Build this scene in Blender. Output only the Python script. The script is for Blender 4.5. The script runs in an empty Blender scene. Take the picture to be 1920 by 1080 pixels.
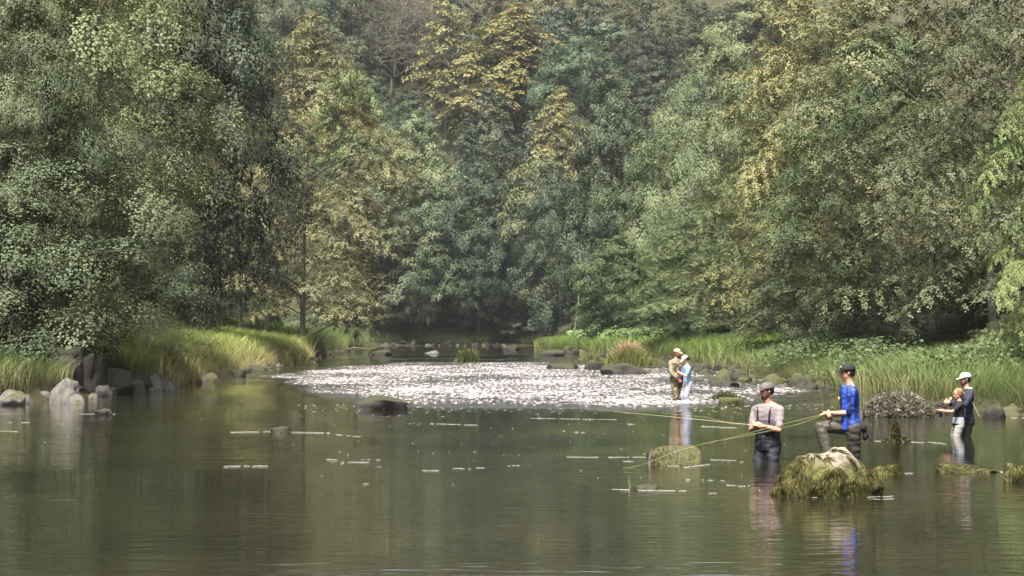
import bpy, bmesh, math, random
import numpy as np
from mathutils import Vector, Matrix, noise

S = bpy.context.scene
COL = S.collection
random.seed(11)

# ------------------------------------------------------------------ camera
FPX, CX, CY, HROW, CAMZ = 3840.0, 960.0, 540.0, 632.0, 1.8
TH = math.atan((HROW - CY) / FPX)
cam_d = bpy.data.cameras.new("camera")
cam = bpy.data.objects.new("camera", cam_d)
COL.objects.link(cam)
cam.location = (0, 0, CAMZ)
cam.rotation_euler = (math.radians(90) + TH, 0, 0)
cam_d.sensor_width = 36
cam_d.lens = FPX / 1920 * 36
cam_d.clip_start = 0.2
cam_d.clip_end = 8000
S.camera = cam

# ------------------------------------------------------------------ sky and sun (bright hazy overcast)
SUN_EL, SUN_AZ = math.radians(64), math.radians(205)     # azimuth clockwise from +Y: from behind right
world = bpy.data.worlds.new("World")
S.world = world
world.use_nodes = True
wn, wl = world.node_tree.nodes, world.node_tree.links
wn.clear()
sky = wn.new('ShaderNodeTexSky')
sky.sky_type = 'NISHITA'
sky.sun_disc = False
sky.sun_elevation = SUN_EL
sky.sun_rotation = SUN_AZ
sky.air_density = 1.0
sky.dust_density = 4.0
sky.ozone_density = 1.0
hsv = wn.new('ShaderNodeHueSaturation')
hsv.inputs['Saturation'].default_value = 0.22
bg = wn.new('ShaderNodeBackground')
bg.inputs['Strength'].default_value = 0.088
wo = wn.new('ShaderNodeOutputWorld')
wl.new(sky.outputs[0], hsv.inputs['Color'])
wl.new(hsv.outputs[0], bg.inputs[0])
wl.new(bg.outputs[0], wo.inputs[0])

sun_d = bpy.data.lights.new("sun", 'SUN')
sun = bpy.data.objects.new("sun", sun_d)
COL.objects.link(sun)
sun_d.energy = 4.8
sun_d.angle = math.radians(10)
sun_d.color = (1.0, 0.93, 0.82)
sdir = Vector((math.sin(SUN_AZ) * math.cos(SUN_EL), math.cos(SUN_AZ) * math.cos(SUN_EL), math.sin(SUN_EL)))
sun.rotation_euler = sdir.to_track_quat('Z', 'Y').to_euler()
sun.location = (0, -20, 60)

S.view_settings.view_transform = 'Standard'
S.view_settings.look = 'None'
S.view_settings.exposure = 1.8
S.view_settings.gamma = 1.0
S.view_settings.use_curve_mapping = False
S.render.engine = 'CYCLES'
cy = S.cycles
cy.max_bounces = 5
cy.diffuse_bounces = 3
cy.glossy_bounces = 3
cy.transmission_bounces = 2
cy.transparent_max_bounces = 4
cy.volume_bounces = 0
cy.caustics_reflective = False
cy.caustics_refractive = False
cy.sample_clamp_indirect = 6
cy.use_denoising = True

# ------------------------------------------------------------------ layout maths
def zw(D):
    """water level; the riffle lifts the upstream pool"""
    return np.interp(D, [0, 56, 150, 300], [0, 0, .30, .52])

LD = [-60, 20, 40, 54, 59, 74, 101, 135, 190, 260, 300, 340]
LX = [-16, -15, -14.5, -13.4, -12.4, -12, -12.8, -14, -15.5, -18.5, -21, -22]
RD = [-60, 30, 45, 60, 74, 88, 100, 130, 158, 190, 230, 300, 340]
RX = [15, 13, 11.6, 10.9, 10.5, 10.2, 9.8, 9.2, 7.9, 3.5, 2.2, 4, 4]
DFAR = 305.0
def xL(D): return np.interp(D, LD, LX)
def xR(D): return np.interp(D, RD, RX)

_rs = np.random.RandomState(3)
_W = [(_rs.normal(size=2) / w, _rs.uniform(0, 6.28), a) for w, a in
      [(40, 1), (40, 1), (25, .8), (18, .6), (12, .5), (8, .4), (5, .3), (3.2, .22), (2.1, .15), (1.4, .1)]]
def tnoise(X, Y):
    z = 0
    for k, p, a in _W:
        z = z + a * np.sin(k[0] * 6.28 * X * .5 + k[1] * 6.28 * Y * .5 + p)
    return z

def ground(X, D):
    X = np.asarray(X, float); D = np.asarray(D, float)
    dl, dr, df = xL(D) - X, X - xR(D), D - DFAR
    w = zw(np.minimum(D, 300))
    d = np.maximum(np.maximum(dl, dr), df)
    n = tnoise(X, D)
    bl = np.interp(dl, [-4, -1, 0, .7, 2.5, 7, 12, 60, 300], [-.75, -.35, -.03, .4, .75, 1.3, 4.0, 36, 170])
    br = np.interp(dr, [-4, -1, 0, .8, 3, 8, 14, 80, 300], [-.75, -.3, -.03, .25, .5, .95, 1.7, 30, 136])
    bf = np.interp(df, [-6, -1, 0, 1, 6, 20, 60, 200, 420], [-.7, -.3, -.03, .5, 1.5, 4.2, 22, 104, 190])
    b = np.where(d < 0, np.maximum(np.maximum(bl, br), bf), np.where(d == dl, bl, np.where(d == dr, br, bf)))
    # soften the joint of side and far slopes
    b = np.where(df > 0, np.maximum(bf, np.where(dl > 0, bl, np.where(dr > 0, br, 0)) * np.clip(1 - df / 120, 0, 1)), b)
    b = b + np.clip(d - .5, 0, 1) * n * .06 + np.clip((d - 12) / 30, 0, 1) * n * .9
    return w + 130 * np.tanh(b / 130)

def at(x, y, D):
    """photo pixel at forward distance D -> world"""
    a, b = (x - CX), (CY - y)
    dy = FPX * math.cos(TH) - b * math.sin(TH)
    dz = FPX * math.sin(TH) + b * math.cos(TH)
    k = D / dy
    return Vector((a * k, D, CAMZ + dz * k))

def proj(X, D, Z):
    f = D * math.cos(TH) + (Z - CAMZ) * math.sin(TH)
    u = -D * math.sin(TH) + (Z - CAMZ) * math.cos(TH)
    return CX + FPX * X / f, CY - FPX * u / f

def on_water(x, y):
    D = 60.0
    for _ in range(60):
        D = .5 * D + .5 * FPX * (CAMZ - float(zw(D))) / max(y - HROW, 3)
    p = at(x, y, D); p.z = float(zw(D))
    return p

# ------------------------------------------------------------------ helpers
def fast_mesh(name, V, F, nper=4):
    V = np.asarray(V, np.float32); F = np.asarray(F, np.int32)
    m = bpy.data.meshes.new(name)
    m.vertices.add(len(V)); m.vertices.foreach_set('co', V.ravel())
    nf = len(F)
    m.loops.add(nf * nper); m.loops.foreach_set('vertex_index', F.ravel())
    m.polygons.add(nf); m.polygons.foreach_set('loop_start', np.arange(nf, dtype=np.int32) * nper)
    m.update(calc_edges=True)
    return m

def fattr(m, name, vals, dom='POINT'):
    a = m.attributes.new(name, 'FLOAT', dom)
    a.data.foreach_set('value', np.asarray(vals, np.float32))

def link(name, mesh, mat=None, parent=None, smooth=False):
    o = bpy.data.objects.new(name, mesh)
    COL.objects.link(o)
    if mat is not None and len(mesh.materials) == 0: mesh.materials.append(mat)
    if parent is not None: o.parent = parent
    if smooth: mesh.polygons.foreach_set('use_smooth', [True] * len(mesh.polygons))
    return o

def empty(name, loc, rz=0):
    o = bpy.data.objects.new(name, None)
    o.empty_display_size = .3
    COL.objects.link(o); o.location = loc; o.rotation_euler = (0, 0, rz)
    return o

def tag(o, label=None, cat=None, group=None, kind=None):
    if label: o['label'] = label
    if cat: o['category'] = cat
    if group: o['group'] = group
    if kind: o['kind'] = kind
    return o

class NT:
    def __init__(s, name):
        s.m = bpy.data.materials.new(name); s.m.use_nodes = True
        s.t = s.m.node_tree; s.t.nodes.clear()
        s.out = s.t.nodes.new('ShaderNodeOutputMaterial')
    def n(s, typ, **k):
        x = s.t.nodes.new(typ)
        for a, v in k.items(): setattr(x, a, v)
        return x
    def l(s, a, b): s.t.links.new(a, b)
    def noise(s, scale, detail=4, rough=.55, coord=None, stretch=None, obj=True):
        nz = s.n('ShaderNodeTexNoise'); nz.inputs['Scale'].default_value = scale
        nz.inputs['Detail'].default_value = detail; nz.inputs['Roughness'].default_value = rough
        if coord is None: coord = s.n('ShaderNodeTexCoord').outputs['Object']
        if stretch:
            mp = s.n('ShaderNodeMapping'); mp.inputs['Scale'].default_value = stretch
            s.l(coord, mp.inputs[0]); coord = mp.outputs[0]
        s.l(coord, nz.inputs['Vector'])
        return nz
    def ramp(s, fac, stops):
        r = s.n('ShaderNodeValToRGB'); e = r.color_ramp.elements
        while len(e) < len(stops): e.new(.5)
        for i, (p, c) in enumerate(stops):
            e[i].position = p; e[i].color = (*c, 1) if len(c) == 3 else c
        s.l(fac, r.inputs[0]); return r
    def mix(s, fac, a, b, mode='MIX'):
        x = s.n('ShaderNodeMix', data_type='RGBA', blend_type=mode)
        for sock, v in ((x.inputs[0], fac), (x.inputs[6], a), (x.inputs[7], b)):
            if isinstance(v, (int, float)): sock.default_value = v
            elif isinstance(v, tuple): sock.default_value = (*v, 1)
            else: s.l(v, sock)
        return x.outputs[2]
    def math(s, op, a, b=0., c=None):
        x = s.n('ShaderNodeMath', operation=op)
        for i, v in enumerate((a, b) if c is None else (a, b, c)):
            if isinstance(v, (int, float)): x.inputs[i].default_value = v
            else: s.l(v, x.inputs[i])
        return x.outputs[0]
    def bump(s, h, strength=.5, dist=.02):
        b = s.n('ShaderNodeBump'); b.inputs['Strength'].default_value = strength
        b.inputs['Distance'].default_value = dist
        s.l(h, b.inputs['Height']); return b.outputs[0]
    def bsdf(s, color, rough=.8, normal=None, spec=.3, **kw):
        b = s.n('ShaderNodeBsdfPrincipled')
        if isinstance(color, tuple): b.inputs['Base Color'].default_value = (*color, 1)
        else: s.l(color, b.inputs['Base Color'])
        if isinstance(rough, (int, float)): b.inputs['Roughness'].default_value = rough
        else: s.l(rough, b.inputs['Roughness'])
        b.inputs['Specular IOR Level'].default_value = spec
        if normal is not None: s.l(normal, b.inputs['Normal'])
        for k, v in kw.items(): b.inputs[k].default_value = v
        s.l(b.outputs[0], s.out.inputs[0]); return b

# ------------------------------------------------------------------ materials
def leaf_mat(name):
    t = NT(name)
    oi = t.n('ShaderNodeObjectInfo')
    at_ = t.n('ShaderNodeAttribute', attribute_name='rnd')
    cl = t.n('ShaderNodeAttribute', attribute_name='clump')
    # autumn share: soft patches of the crown turning, amount from the object's alpha
    co = t.n('ShaderNodeTexCoord').outputs['Object']
    nz = t.noise(.22, 4, .7, co)
    f = t.math('MULTIPLY_ADD', nz.outputs[0], .62, t.math('MULTIPLY', at_.outputs['Fac'], .22))
    f = t.math('ADD', f, t.math('MULTIPLY', cl.outputs['Fac'], .16))
    f = t.math('ADD', f, t.math('MULTIPLY_ADD', oi.outputs['Alpha'], .75, -.82))
    mr = t.n('ShaderNodeMapRange'); mr.inputs['From Min'].default_value = -.12; mr.inputs['From Max'].default_value = .25
    t.l(f, mr.inputs['Value'])
    col = t.mix(mr.outputs[0], oi.outputs['Color'], (.205, .188, .078))
    v = t.math('MULTIPLY_ADD', at_.outputs['Fac'], .5, .75)
    v = t.math('MULTIPLY', v, t.math('MULTIPLY_ADD', cl.outputs['Fac'], .5, .75))
    hs = t.n('ShaderNodeHueSaturation')
    t.l(t.math('MULTIPLY_ADD', cl.outputs['Fac'], -.03, .515), hs.inputs['Hue'])
    t.l(v, hs.inputs['Value']); t.l(col, hs.inputs['Color'])
    d = t.n('ShaderNodeBsdfDiffuse'); t.l(hs.outputs[0], d.inputs[0])
    tr = t.n('ShaderNodeBsdfTranslucent'); t.l(hs.outputs[0], tr.inputs[0])
    g = t.n('ShaderNodeBsdfGlossy'); g.inputs['Roughness'].default_value = .6
    g.inputs['Color'].default_value = (.9, .95, 1, 1)
    m1 = t.n('ShaderNodeMixShader'); m1.inputs[0].default_value = .22
    t.l(d.outputs[0], m1.inputs[1]); t.l(tr.outputs[0], m1.inputs[2])
    m2 = t.n('ShaderNodeMixShader'); m2.inputs[0].default_value = .012
    t.l(m1.outputs[0], m2.inputs[1]); t.l(g.outputs[0], m2.inputs[2])
    t.l(m2.outputs[0], t.out.inputs[0])
    return t.m
M_LEAF = leaf_mat('leaves')

def bark_mat(name, a, b, sc=3):
    t = NT(name)
    nz = t.noise(sc, 6, .65, stretch=(3, 3, .5))
    moss = t.noise(1.3, 3)
    c = t.ramp(nz.outputs[0], [(.3, a), (.7, b)]).outputs[0]
    r = t.ramp(moss.outputs[0], [(.5, (0, 0, 0)), (.62, (1, 1, 1))]).outputs[0]
    c = t.mix(t.math('MULTIPLY', r, .5), c, (.05, .06, .02))
    t.bsdf(c, .9, t.bump(nz.outputs[0], .7, .05), .15)
    return t.m
M_BARK = bark_mat('bark', (.05, .042, .035), (.16, .14, .115))
M_BARKG = bark_mat('pale_bark', (.14, .125, .115), (.34, .31, .28), 4)
M_DEAD = bark_mat('dead_wood', (.10, .09, .085), (.21, .19, .18), 5)

def ground_mat():
    t = NT('forest_floor')
    co = t.n('ShaderNodeNewGeometry').outputs['Position']
    n1 = t.noise(.35, 6, .6, co); n2 = t.noise(6, 5, .6, co); n3 = t.noise(2.1, 4, .5, co)
    c = t.ramp(n1.outputs[0], [(.35, (.035, .028, .018)), (.55, (.04, .045, .02)), (.7, (.055, .07, .028))]).outputs[0]
    c = t.mix(.6, c, t.ramp(n2.outputs[0], [(.3, (.25, .22, .2)), (.7, (1, .95, .9))]).outputs[0], 'MULTIPLY')
    c = t.mix(t.ramp(n3.outputs[0], [(.56, (0, 0, 0)), (.63, (1, 1, 1))]).outputs[0], c, (.045, .045, .030))
    t.bsdf(c, .95, t.bump(n2.outputs[0], .8, .08), .1)
    return t.m
M_GROUND = ground_mat()

def water_mat():
    t = NT('river_water')
    co = t.n('ShaderNodeNewGeometry').outputs['Position']
    rf = t.n('ShaderNodeAttribute', attribute_name='riffle').outputs['Fac']
    # calm pool: short ripples laid across the stream, patchy
    a = t.noise(1.0, 2, .5, co, (.9, 4.6, 1))
    b = t.noise(1.0, 3, .6, co, (.30, .9, 1))
    c = t.noise(1.0, 2, .5, co, (4., 15., 1))
    patch = t.noise(1.0, 2, .5, co, (.06, .12, 1))
    pm = t.ramp(patch.outputs[0], [(.40, (.25, .25, .25)), (.60, (1, 1, 1))]).outputs[0]
    hcalm = t.math('ADD', t.math('MULTIPLY', a.outputs[0], .012), t.math('ADD', t.math('MULTIPLY', b.outputs[0], .0035), t.math('MULTIPLY', c.outputs[0], .0024)))
    hcalm = t.math('MULTIPLY', hcalm, pm)
    r1 = t.noise(1.0, 4, .7, co, (4.5, 5.5, 1)); r2 = t.noise(1.0, 3, .65, co, (1.5, 2.2, 1))
    hrif = t.math('ADD', t.math('MULTIPLY', r1.outputs[0], .07), t.math('MULTIPLY', r2.outputs[0], .09))
    h = t.math('ADD', hcalm, t.math('MULTIPLY', hrif, rf))
    bp = t.bump(h, 1.0, 1.0)
    bed = t.noise(.25, 3, .5, co)
    base = t.ramp(bed.outputs[0], [(.35, (.008, .008, .005)), (.65, (.014, .013, .008))]).outputs[0]
    # sky glint painted into the riffle's colour: fine broken crests inside broad current streaks
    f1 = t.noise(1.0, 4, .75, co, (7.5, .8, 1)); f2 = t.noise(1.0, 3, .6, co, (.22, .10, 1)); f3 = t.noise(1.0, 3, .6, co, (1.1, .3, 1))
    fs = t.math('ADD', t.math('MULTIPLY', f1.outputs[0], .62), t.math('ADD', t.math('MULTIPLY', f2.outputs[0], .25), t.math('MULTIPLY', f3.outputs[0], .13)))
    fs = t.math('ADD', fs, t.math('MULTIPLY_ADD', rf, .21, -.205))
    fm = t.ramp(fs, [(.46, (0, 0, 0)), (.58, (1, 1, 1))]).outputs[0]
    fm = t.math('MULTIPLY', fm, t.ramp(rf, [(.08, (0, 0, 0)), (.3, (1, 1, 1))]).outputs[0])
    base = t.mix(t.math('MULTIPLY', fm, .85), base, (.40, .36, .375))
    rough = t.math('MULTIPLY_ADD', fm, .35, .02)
    bs = t.bsdf(base, rough, bp, .5)
    bs.inputs['IOR'].default_value = 1.33
    return t.m
M_WATER = water_mat()

def foam_glint_mat():  # white for the froth and for the wave glints painted with it
    t = NT('foam_glint')
    nz = t.noise(25, 3)
    t.bsdf((.50, .48, .47), .5, t.bump(nz.outputs[0], .5, .02), .4)
    return t.m
M_FOAM_GLINT = foam_glint_mat()

def rock_mat(name, a, b, moss=(.055, .055, .022), mossy=.5, sc=4):
    t = NT(name)
    co = t.n('ShaderNodeTexCoord').outputs['Object']
    n1 = t.noise(sc, 8, .65, co); n2 = t.noise(sc * 5, 5, .6, co); n3 = t.noise(sc * .5, 5, .6, co)
    c = t.ramp(n1.outputs[0], [(.3, a), (.7, b)]).outputs[0]
    c = t.mix(.45, c, t.ramp(n2.outputs[0], [(.3, (.4, .4, .4)), (.6, (1, 1, 1))]).outputs[0], 'MULTIPLY')
    nrm = t.n('ShaderNodeNewGeometry').outputs['Normal']
    sx = t.n('ShaderNodeSeparateXYZ'); t.l(nrm, sx.inputs[0])
    f = t.math('ADD', t.math('MULTIPLY', sx.outputs[2], .35), n3.outputs[0])
    f = t.ramp(f, [(.78 - mossy * .5, (0, 0, 0)), (.90 - mossy * .5, (1, 1, 1))]).outputs[0]
    mc = t.ramp(n2.outputs[0], [(.35, tuple(v * .55 for v in moss)), (.65, tuple(v * 1.35 for v in moss))]).outputs[0]
    c = t.mix(f, c, mc)
    t.bsdf(c, .85, t.bump(t.math('ADD', n1.outputs[0], t.math('MULTIPLY', n2.outputs[0], .4)), .8, .05), .25)
    return t.m
M_ROCK = rock_mat('mossy_rock', (.05, .046, .04), (.14, .125, .108), mossy=.42)
M_ROCKG = rock_mat('grey_rock', (.06, .056, .053), (.165, .152, .142), mossy=.15)
M_ROCKD = rock_mat('dark_wet_rock', (.012, .011, .010), (.05, .044, .040), mossy=.3, moss=(.030, .032, .015))
M_ROCKM = rock_mat('moss_covered_rock', (.06, .055, .045), (.15, .13, .11), mossy=.98, moss=(.05, .052, .02))
M_EARTH = rock_mat('dark_earth', (.03, .026, .022), (.07, .06, .05), mossy=.0)
M_CLIFF = rock_mat('cliff_rock', (.15, .15, .17), (.30, .30, .32), mossy=.0, sc=.6)

def veg_mat(name, transl=.3):
    """blade colour comes from a per-blade colour attribute"""
    t = NT(name)
    c = t.n('ShaderNodeAttribute', attribute_name='col').outputs['Color']
    d = t.n('ShaderNodeBsdfDiffuse'); t.l(c, d.inputs[0])
    tr = t.n('ShaderNodeBsdfTranslucent'); t.l(c, tr.inputs[0])
    m = t.n('ShaderNodeMixShader'); m.inputs[0].default_value = transl
    t.l(d.outputs[0], m.inputs[1]); t.l(tr.outputs[0], m.inputs[2]); t.l(m.outputs[0], t.out.inputs[0])
    return t.m
M_BLADE = veg_mat('grass_blades')
M_WEED = veg_mat('weed', .2)
def cattr(m, cols):
    a = m.color_attributes.new('col', 'FLOAT_COLOR', 'POINT')
    c = np.ones((len(cols), 4), np.float32); c[:, :3] = cols
    a.data.foreach_set('color', c.ravel())
# ------------------------------------------------------------------ terrain
def build_ground():
    Ds = np.concatenate([np.arange(-60, 30, 10), np.arange(30, 200, 1.5), np.arange(200, 340, 4), np.arange(340, 620, 8), [650, 700, 800, 1000, 1400, 2200, 4000]])
    o = np.array([0, .35, .7, 1.2, 1.8, 2.5, 3.5, 4.7, 6, 8, 10, 13, 17, 22, 28, 35, 43, 52, 64, 80, 100, 130, 170, 240, 400, 800, 1600, 3000.])
    inn = np.linspace(0, 1, 13)[1:-1]
    V = []
    for D in Ds:
        l, r = float(xL(D)), float(xR(D))
        xs = np.concatenate([l - o[::-1], l + (r - l) * inn, r + o])
        zs = ground(xs, np.full(len(xs), D))
        V.append(np.stack([xs, np.full(len(xs), D), zs], 1))
    nc = len(V[0]); nr = len(V)
    V = np.concatenate(V)
    i = np.arange(nr - 1)[:, None] * nc + np.arange(nc - 1)[None, :]
    i = i.ravel()
    F = np.stack([i, i + 1, i + 1 + nc, i + nc], 1)
    m = fast_mesh('ground', V, F)
    o = link('ground', m, M_GROUND, smooth=True)
    tag(o, 'brown forest floor and river banks rising on both sides', kind='structure')
build_ground()

# ------------------------------------------------------------------ river
RN = np.random.RandomState(8)
_rw = [(RN.normal(0, .35), 1.0 / w, RN.uniform(0, 6.28), a) for w, a in
       [(2.6, .022), (2.1, .02), (1.5, .018), (1.15, .016), (.9, .014), (.7, .012), (.55, .009), (.48, .008)]]
def smooth(x, a, b):
    t = np.clip((x - a) / (b - a), 0, 1); return t * t * (3 - 2 * t)
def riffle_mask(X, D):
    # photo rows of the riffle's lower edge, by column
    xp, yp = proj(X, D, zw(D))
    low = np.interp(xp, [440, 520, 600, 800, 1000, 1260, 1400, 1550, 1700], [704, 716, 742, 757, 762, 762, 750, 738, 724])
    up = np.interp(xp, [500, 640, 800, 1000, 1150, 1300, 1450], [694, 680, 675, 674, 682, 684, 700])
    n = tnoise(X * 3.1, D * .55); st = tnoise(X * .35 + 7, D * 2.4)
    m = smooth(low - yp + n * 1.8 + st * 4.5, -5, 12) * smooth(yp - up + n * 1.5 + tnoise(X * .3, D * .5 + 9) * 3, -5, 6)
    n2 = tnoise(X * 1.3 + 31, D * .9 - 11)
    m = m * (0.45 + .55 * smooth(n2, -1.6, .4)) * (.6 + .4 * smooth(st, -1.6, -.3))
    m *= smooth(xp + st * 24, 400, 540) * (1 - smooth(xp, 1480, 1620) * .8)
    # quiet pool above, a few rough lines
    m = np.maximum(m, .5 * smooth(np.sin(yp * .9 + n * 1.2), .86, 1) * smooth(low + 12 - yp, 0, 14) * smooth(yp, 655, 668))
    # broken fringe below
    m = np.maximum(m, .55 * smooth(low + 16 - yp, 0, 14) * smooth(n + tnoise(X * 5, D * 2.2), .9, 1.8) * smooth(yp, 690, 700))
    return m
def build_water():
    Ds = np.concatenate([np.arange(-60, 20, 5), np.arange(20, 52, 1.0), np.arange(52, 75, .11), np.arange(75, 105, .16), np.arange(105, 160, .3), np.arange(160, 312, 2.5)])
    nx = 150
    t = np.linspace(0, 1, nx)
    V = []
    for D in Ds:
        l, r = float(xL(D)) - .8, float(xR(D)) + .8
        V.append(np.stack([l + (r - l) * t, np.full(nx, D), np.full(nx, float(zw(D)))], 1))
    V = np.concatenate(V); X, D = V[:, 0], V[:, 1]
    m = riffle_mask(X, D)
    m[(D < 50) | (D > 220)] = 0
    h = 0
    for kx, k, p, a in _rw:
        h = h + a * (1 - np.abs(np.sin(3.14159 * k * (D * 1.0 + X * kx + .35 * np.sin(X * 1.3 + p * 3)) + p))) * (.6 + .4 * np.sin(X * 2.1 * k + D * .7 + p))
    V[:, 2] += h * m * .9
    nr = len(Ds)
    i = (np.arange(nr - 1)[:, None] * nx + np.arange(nx - 1)[None, :]).ravel()
    me = fast_mesh('river', V, np.stack([i, i + 1, i + 1 + nx, i + nx], 1))
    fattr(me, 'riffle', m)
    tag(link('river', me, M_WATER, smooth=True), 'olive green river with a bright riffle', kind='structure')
build_water()

# ------------------------------------------------------------------ trees: prototype crowns and trunks
def tube_np(P, R, n=6):
    P = np.asarray(P, float); R = np.asarray(R, float)
    T = np.gradient(P, axis=0); T /= np.linalg.norm(T, axis=1)[:, None] + 1e-9
    ref = np.array([.13, .9, .41]); 
    A = np.cross(T, ref); A /= np.linalg.norm(A, axis=1)[:, None] + 1e-9
    B = np.cross(T, A)
    a = np.arange(n) * 2 * np.pi / n
    V = P[:, None] + R[:, None, None] * (np.cos(a)[None, :, None] * A[:, None] + np.sin(a)[None, :, None] * B[:, None])
    V = V.reshape(-1, 3); k = len(P)
    i = np.arange(k - 1)[:, None] * n + np.arange(n)[None]
    j = np.arange(k - 1)[:, None] * n + (np.arange(n)[None] + 1) % n
    F = np.stack([i, j, j + n, i + n], 2).reshape(-1, 4)
    return V, F

def merge(parts):
    Vs, Fs, o = [], [], 0
    for V, F in parts:
        Vs.append(V); Fs.append(F + o); o += len(V)
    return np.concatenate(Vs), np.concatenate(Fs)

def profile(kind, u):
    if kind == 'round': return max(.12, math.sin(math.pi * (u * .80 + .17)) ** .7)
    if kind == 'beech': return max(.10, (1 - u) ** .5 * (.80 + .30 * math.sin(u * 3.1)) * 1.02)
    if kind == 'cone': return max(.03, (1 - u) ** .9)
    if kind == 'oval': return max(.10, math.sin(math.pi * (u * .88 + .11)) ** .85 * (1.1 - .35 * u))
    return 1

def make_proto(kind, seed, npad, nleaf, leaf, H=20., R=6.5, zb=.10, limbs=60, pad=1.0):
    """crown of leaf-sized faces: flat sprays (pads) of leaves held out on real limbs, dark air between them"""
    rs = np.random.RandomState(seed)
    Ps, Ns, Cl, parts = [], [], [], []
    bend = rs.normal(0, .3, 2)
    def axis(z):
        s = z / H
        return np.array([bend[0] * s * s * 2 + .12 * math.sin(s * 5 + seed), bend[1] * s * s * 2 + .12 * math.cos(s * 4 + seed), z])
    ph = rs.uniform(0, 6.28, 8)
    def env(u, az):
        lobe = 1 + .20 * math.sin(2 * az + ph[0] + u * 6) + .17 * math.sin(3 * az + ph[1] - u * 11) + .10 * math.sin(5 * az + ph[2] + u * 19) + .10 * math.sin(u * 24 + ph[3] + az)
        return R * profile(kind, u) * lobe
    UP = np.array([0, 0, 1.])
    for b in range(npad):
        u = ((b + rs.uniform(0, 1)) / npad) ** (.92 if kind != 'cone' else 1.3)
        az = b * 2.39996 + rs.normal(0, .35)
        E = env(u, az)
        rr = E * (rs.uniform(.80, 1.08) if rs.uniform() < .72 else rs.uniform(.3, .8))
        d = np.array([math.cos(az), math.sin(az), 0.]); sd = np.array([-d[1], d[0], 0.])
        zc = H * (zb + u * (.97 - zb)) + rs.normal(0, .25)
        c = axis(zc) * np.array([1, 1, 0]) + d * rr + UP * zc
        k = max(.35, min(1.25, .45 + rr / R * .7)) * pad * rs.uniform(.7, 1.3)
        if kind == 'beech': L, Wd, Th, dip = 1.75 * k, .85 * k, .21 * k, rs.normal(.22, .16)
        elif kind == 'cone': L, Wd, Th, dip = 1.1 * k, .5 * k, .14 * k, .45
        else: L, Wd, Th, dip = 1.15 * k, .95 * k, .45 * k, rs.normal(.30, .30)
        tw = rs.normal(0, .35); d2 = d * math.cos(tw) + sd * math.sin(tw); s2 = np.array([-d2[1], d2[0], 0.])
        out = d2 * math.cos(dip) - UP * math.sin(dip)
        nrm = np.cross(out, s2); nrm *= np.sign(nrm[2])
        roll = rs.normal(0, .2); s3 = s2 * math.cos(roll) + nrm * math.sin(roll); nrm = np.cross(out, s3); nrm *= np.sign(nrm[2])
        n = max(12, int(nleaf * k * k * rs.uniform(.75, 1.2)))
        # feathery twigs running out from the pad's spine
        nt = 9; ti = rs.randint(0, nt, n); tb = (ti + .5) / nt * 2 - 1            # where the twig leaves the spine
        sgn = np.where(ti % 2 == 0, 1., -1.)
        tl = rs.uniform(0, 1, n) ** .75
        ln = (1 - .55 * np.abs(tb + .1)) 
        x = tb * L * .8 + tl * ln * .55 * Wd + rs.normal(0, .07, n) * k
        y = sgn * tl * ln * Wd * 1.05 + rs.normal(0, .08, n) * k
        rad2 = (x / L) ** 2 + (y / Wd) ** 2
        if kind in ('round', 'oval'):
            z = Th * (np.sqrt(np.clip(1 - rad2 * .8, 0, 1)) * rs.choice([1, 1, 1, .2, -.4], n)) + rs.normal(0, .09, n) * k
        else:
            z = -Th * 1.3 * rad2 + rs.normal(0, .05, n) * k + Th * .4 * np.sin(ti * 2.1)
        P = c + out * x[:, None] + s3 * y[:, None] + nrm * z[:, None]
        N = nrm * 1.0 + (out * (x / L)[:, None] + s3 * (y / Wd)[:, None]) * (.75 if kind in ('round', 'oval') else .35) + rs.normal(0, .17, (n, 3))
        Ps.append(P); Ns.append(N); Cl.append(np.full(n, rs.uniform(0, 1)) * .75 + .25 * (np.sin(ti * 1.7) * .5 + .5))
        if b % max(1, npad // limbs) == 0 and rr > .8:
            a0 = axis(max(zc - (.35 if kind != 'cone' else -.05) * rr, H * .04))
            tt = np.linspace(0, 1, 6)[:, None]
            e = c + out * L * .5
            parts.append(tube_np(a0 + (e - a0) * tt + UP * (.12 * rr) * np.sin(tt * 3.14) + s3 * .12 * np.sin(tt * 7 + b), np.linspace(.02 + .009 * rr, .010, 6), 4))
    P = np.concatenate(Ps); C = np.concatenate(Cl); N = np.concatenate(Ns)
    n = len(P)
    N /= np.linalg.norm(N, axis=1)[:, None]
    A = np.cross(N, rs.normal(0, 1, (n, 3))); A /= np.linalg.norm(A, axis=1)[:, None]
    B = np.cross(N, A)
    sz = leaf * rs.uniform(.6, 1.3, n)[:, None]
    fold = N * sz * .12
    V = np.stack([P - A * sz * .5, P + B * sz * .36 + fold, P + A * sz * .5, P - B * sz * .36 + fold], 1).reshape(-1, 3)
    F = np.arange(n * 4).reshape(-1, 4)
    m = fast_mesh(kind + '_crown', V, F)
    fattr(m, 'rnd', np.repeat(rs.uniform(0, 1, n), 4)); fattr(m, 'clump', np.repeat(C, 4))
    m.materials.append(M_LEAF)
    zs = np.linspace(-.02, .93, 12) * H
    tr = np.array([axis(max(z, 0)) for z in zs]); tr[:, 2] = zs
    rad = np.interp(zs / H, [0, .04, .3, .93], [.30, .21, .14, .02]) * (H / 20)
    parts.append(tube_np(tr, rad, 9))
    V, F = merge(parts)
    tm = fast_mesh(kind + '_trunk', V, F)
    tm.polygons.foreach_set('use_smooth', [True] * len(tm.polygons))
    print(kind, seed, n)
    return m, tm

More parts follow.
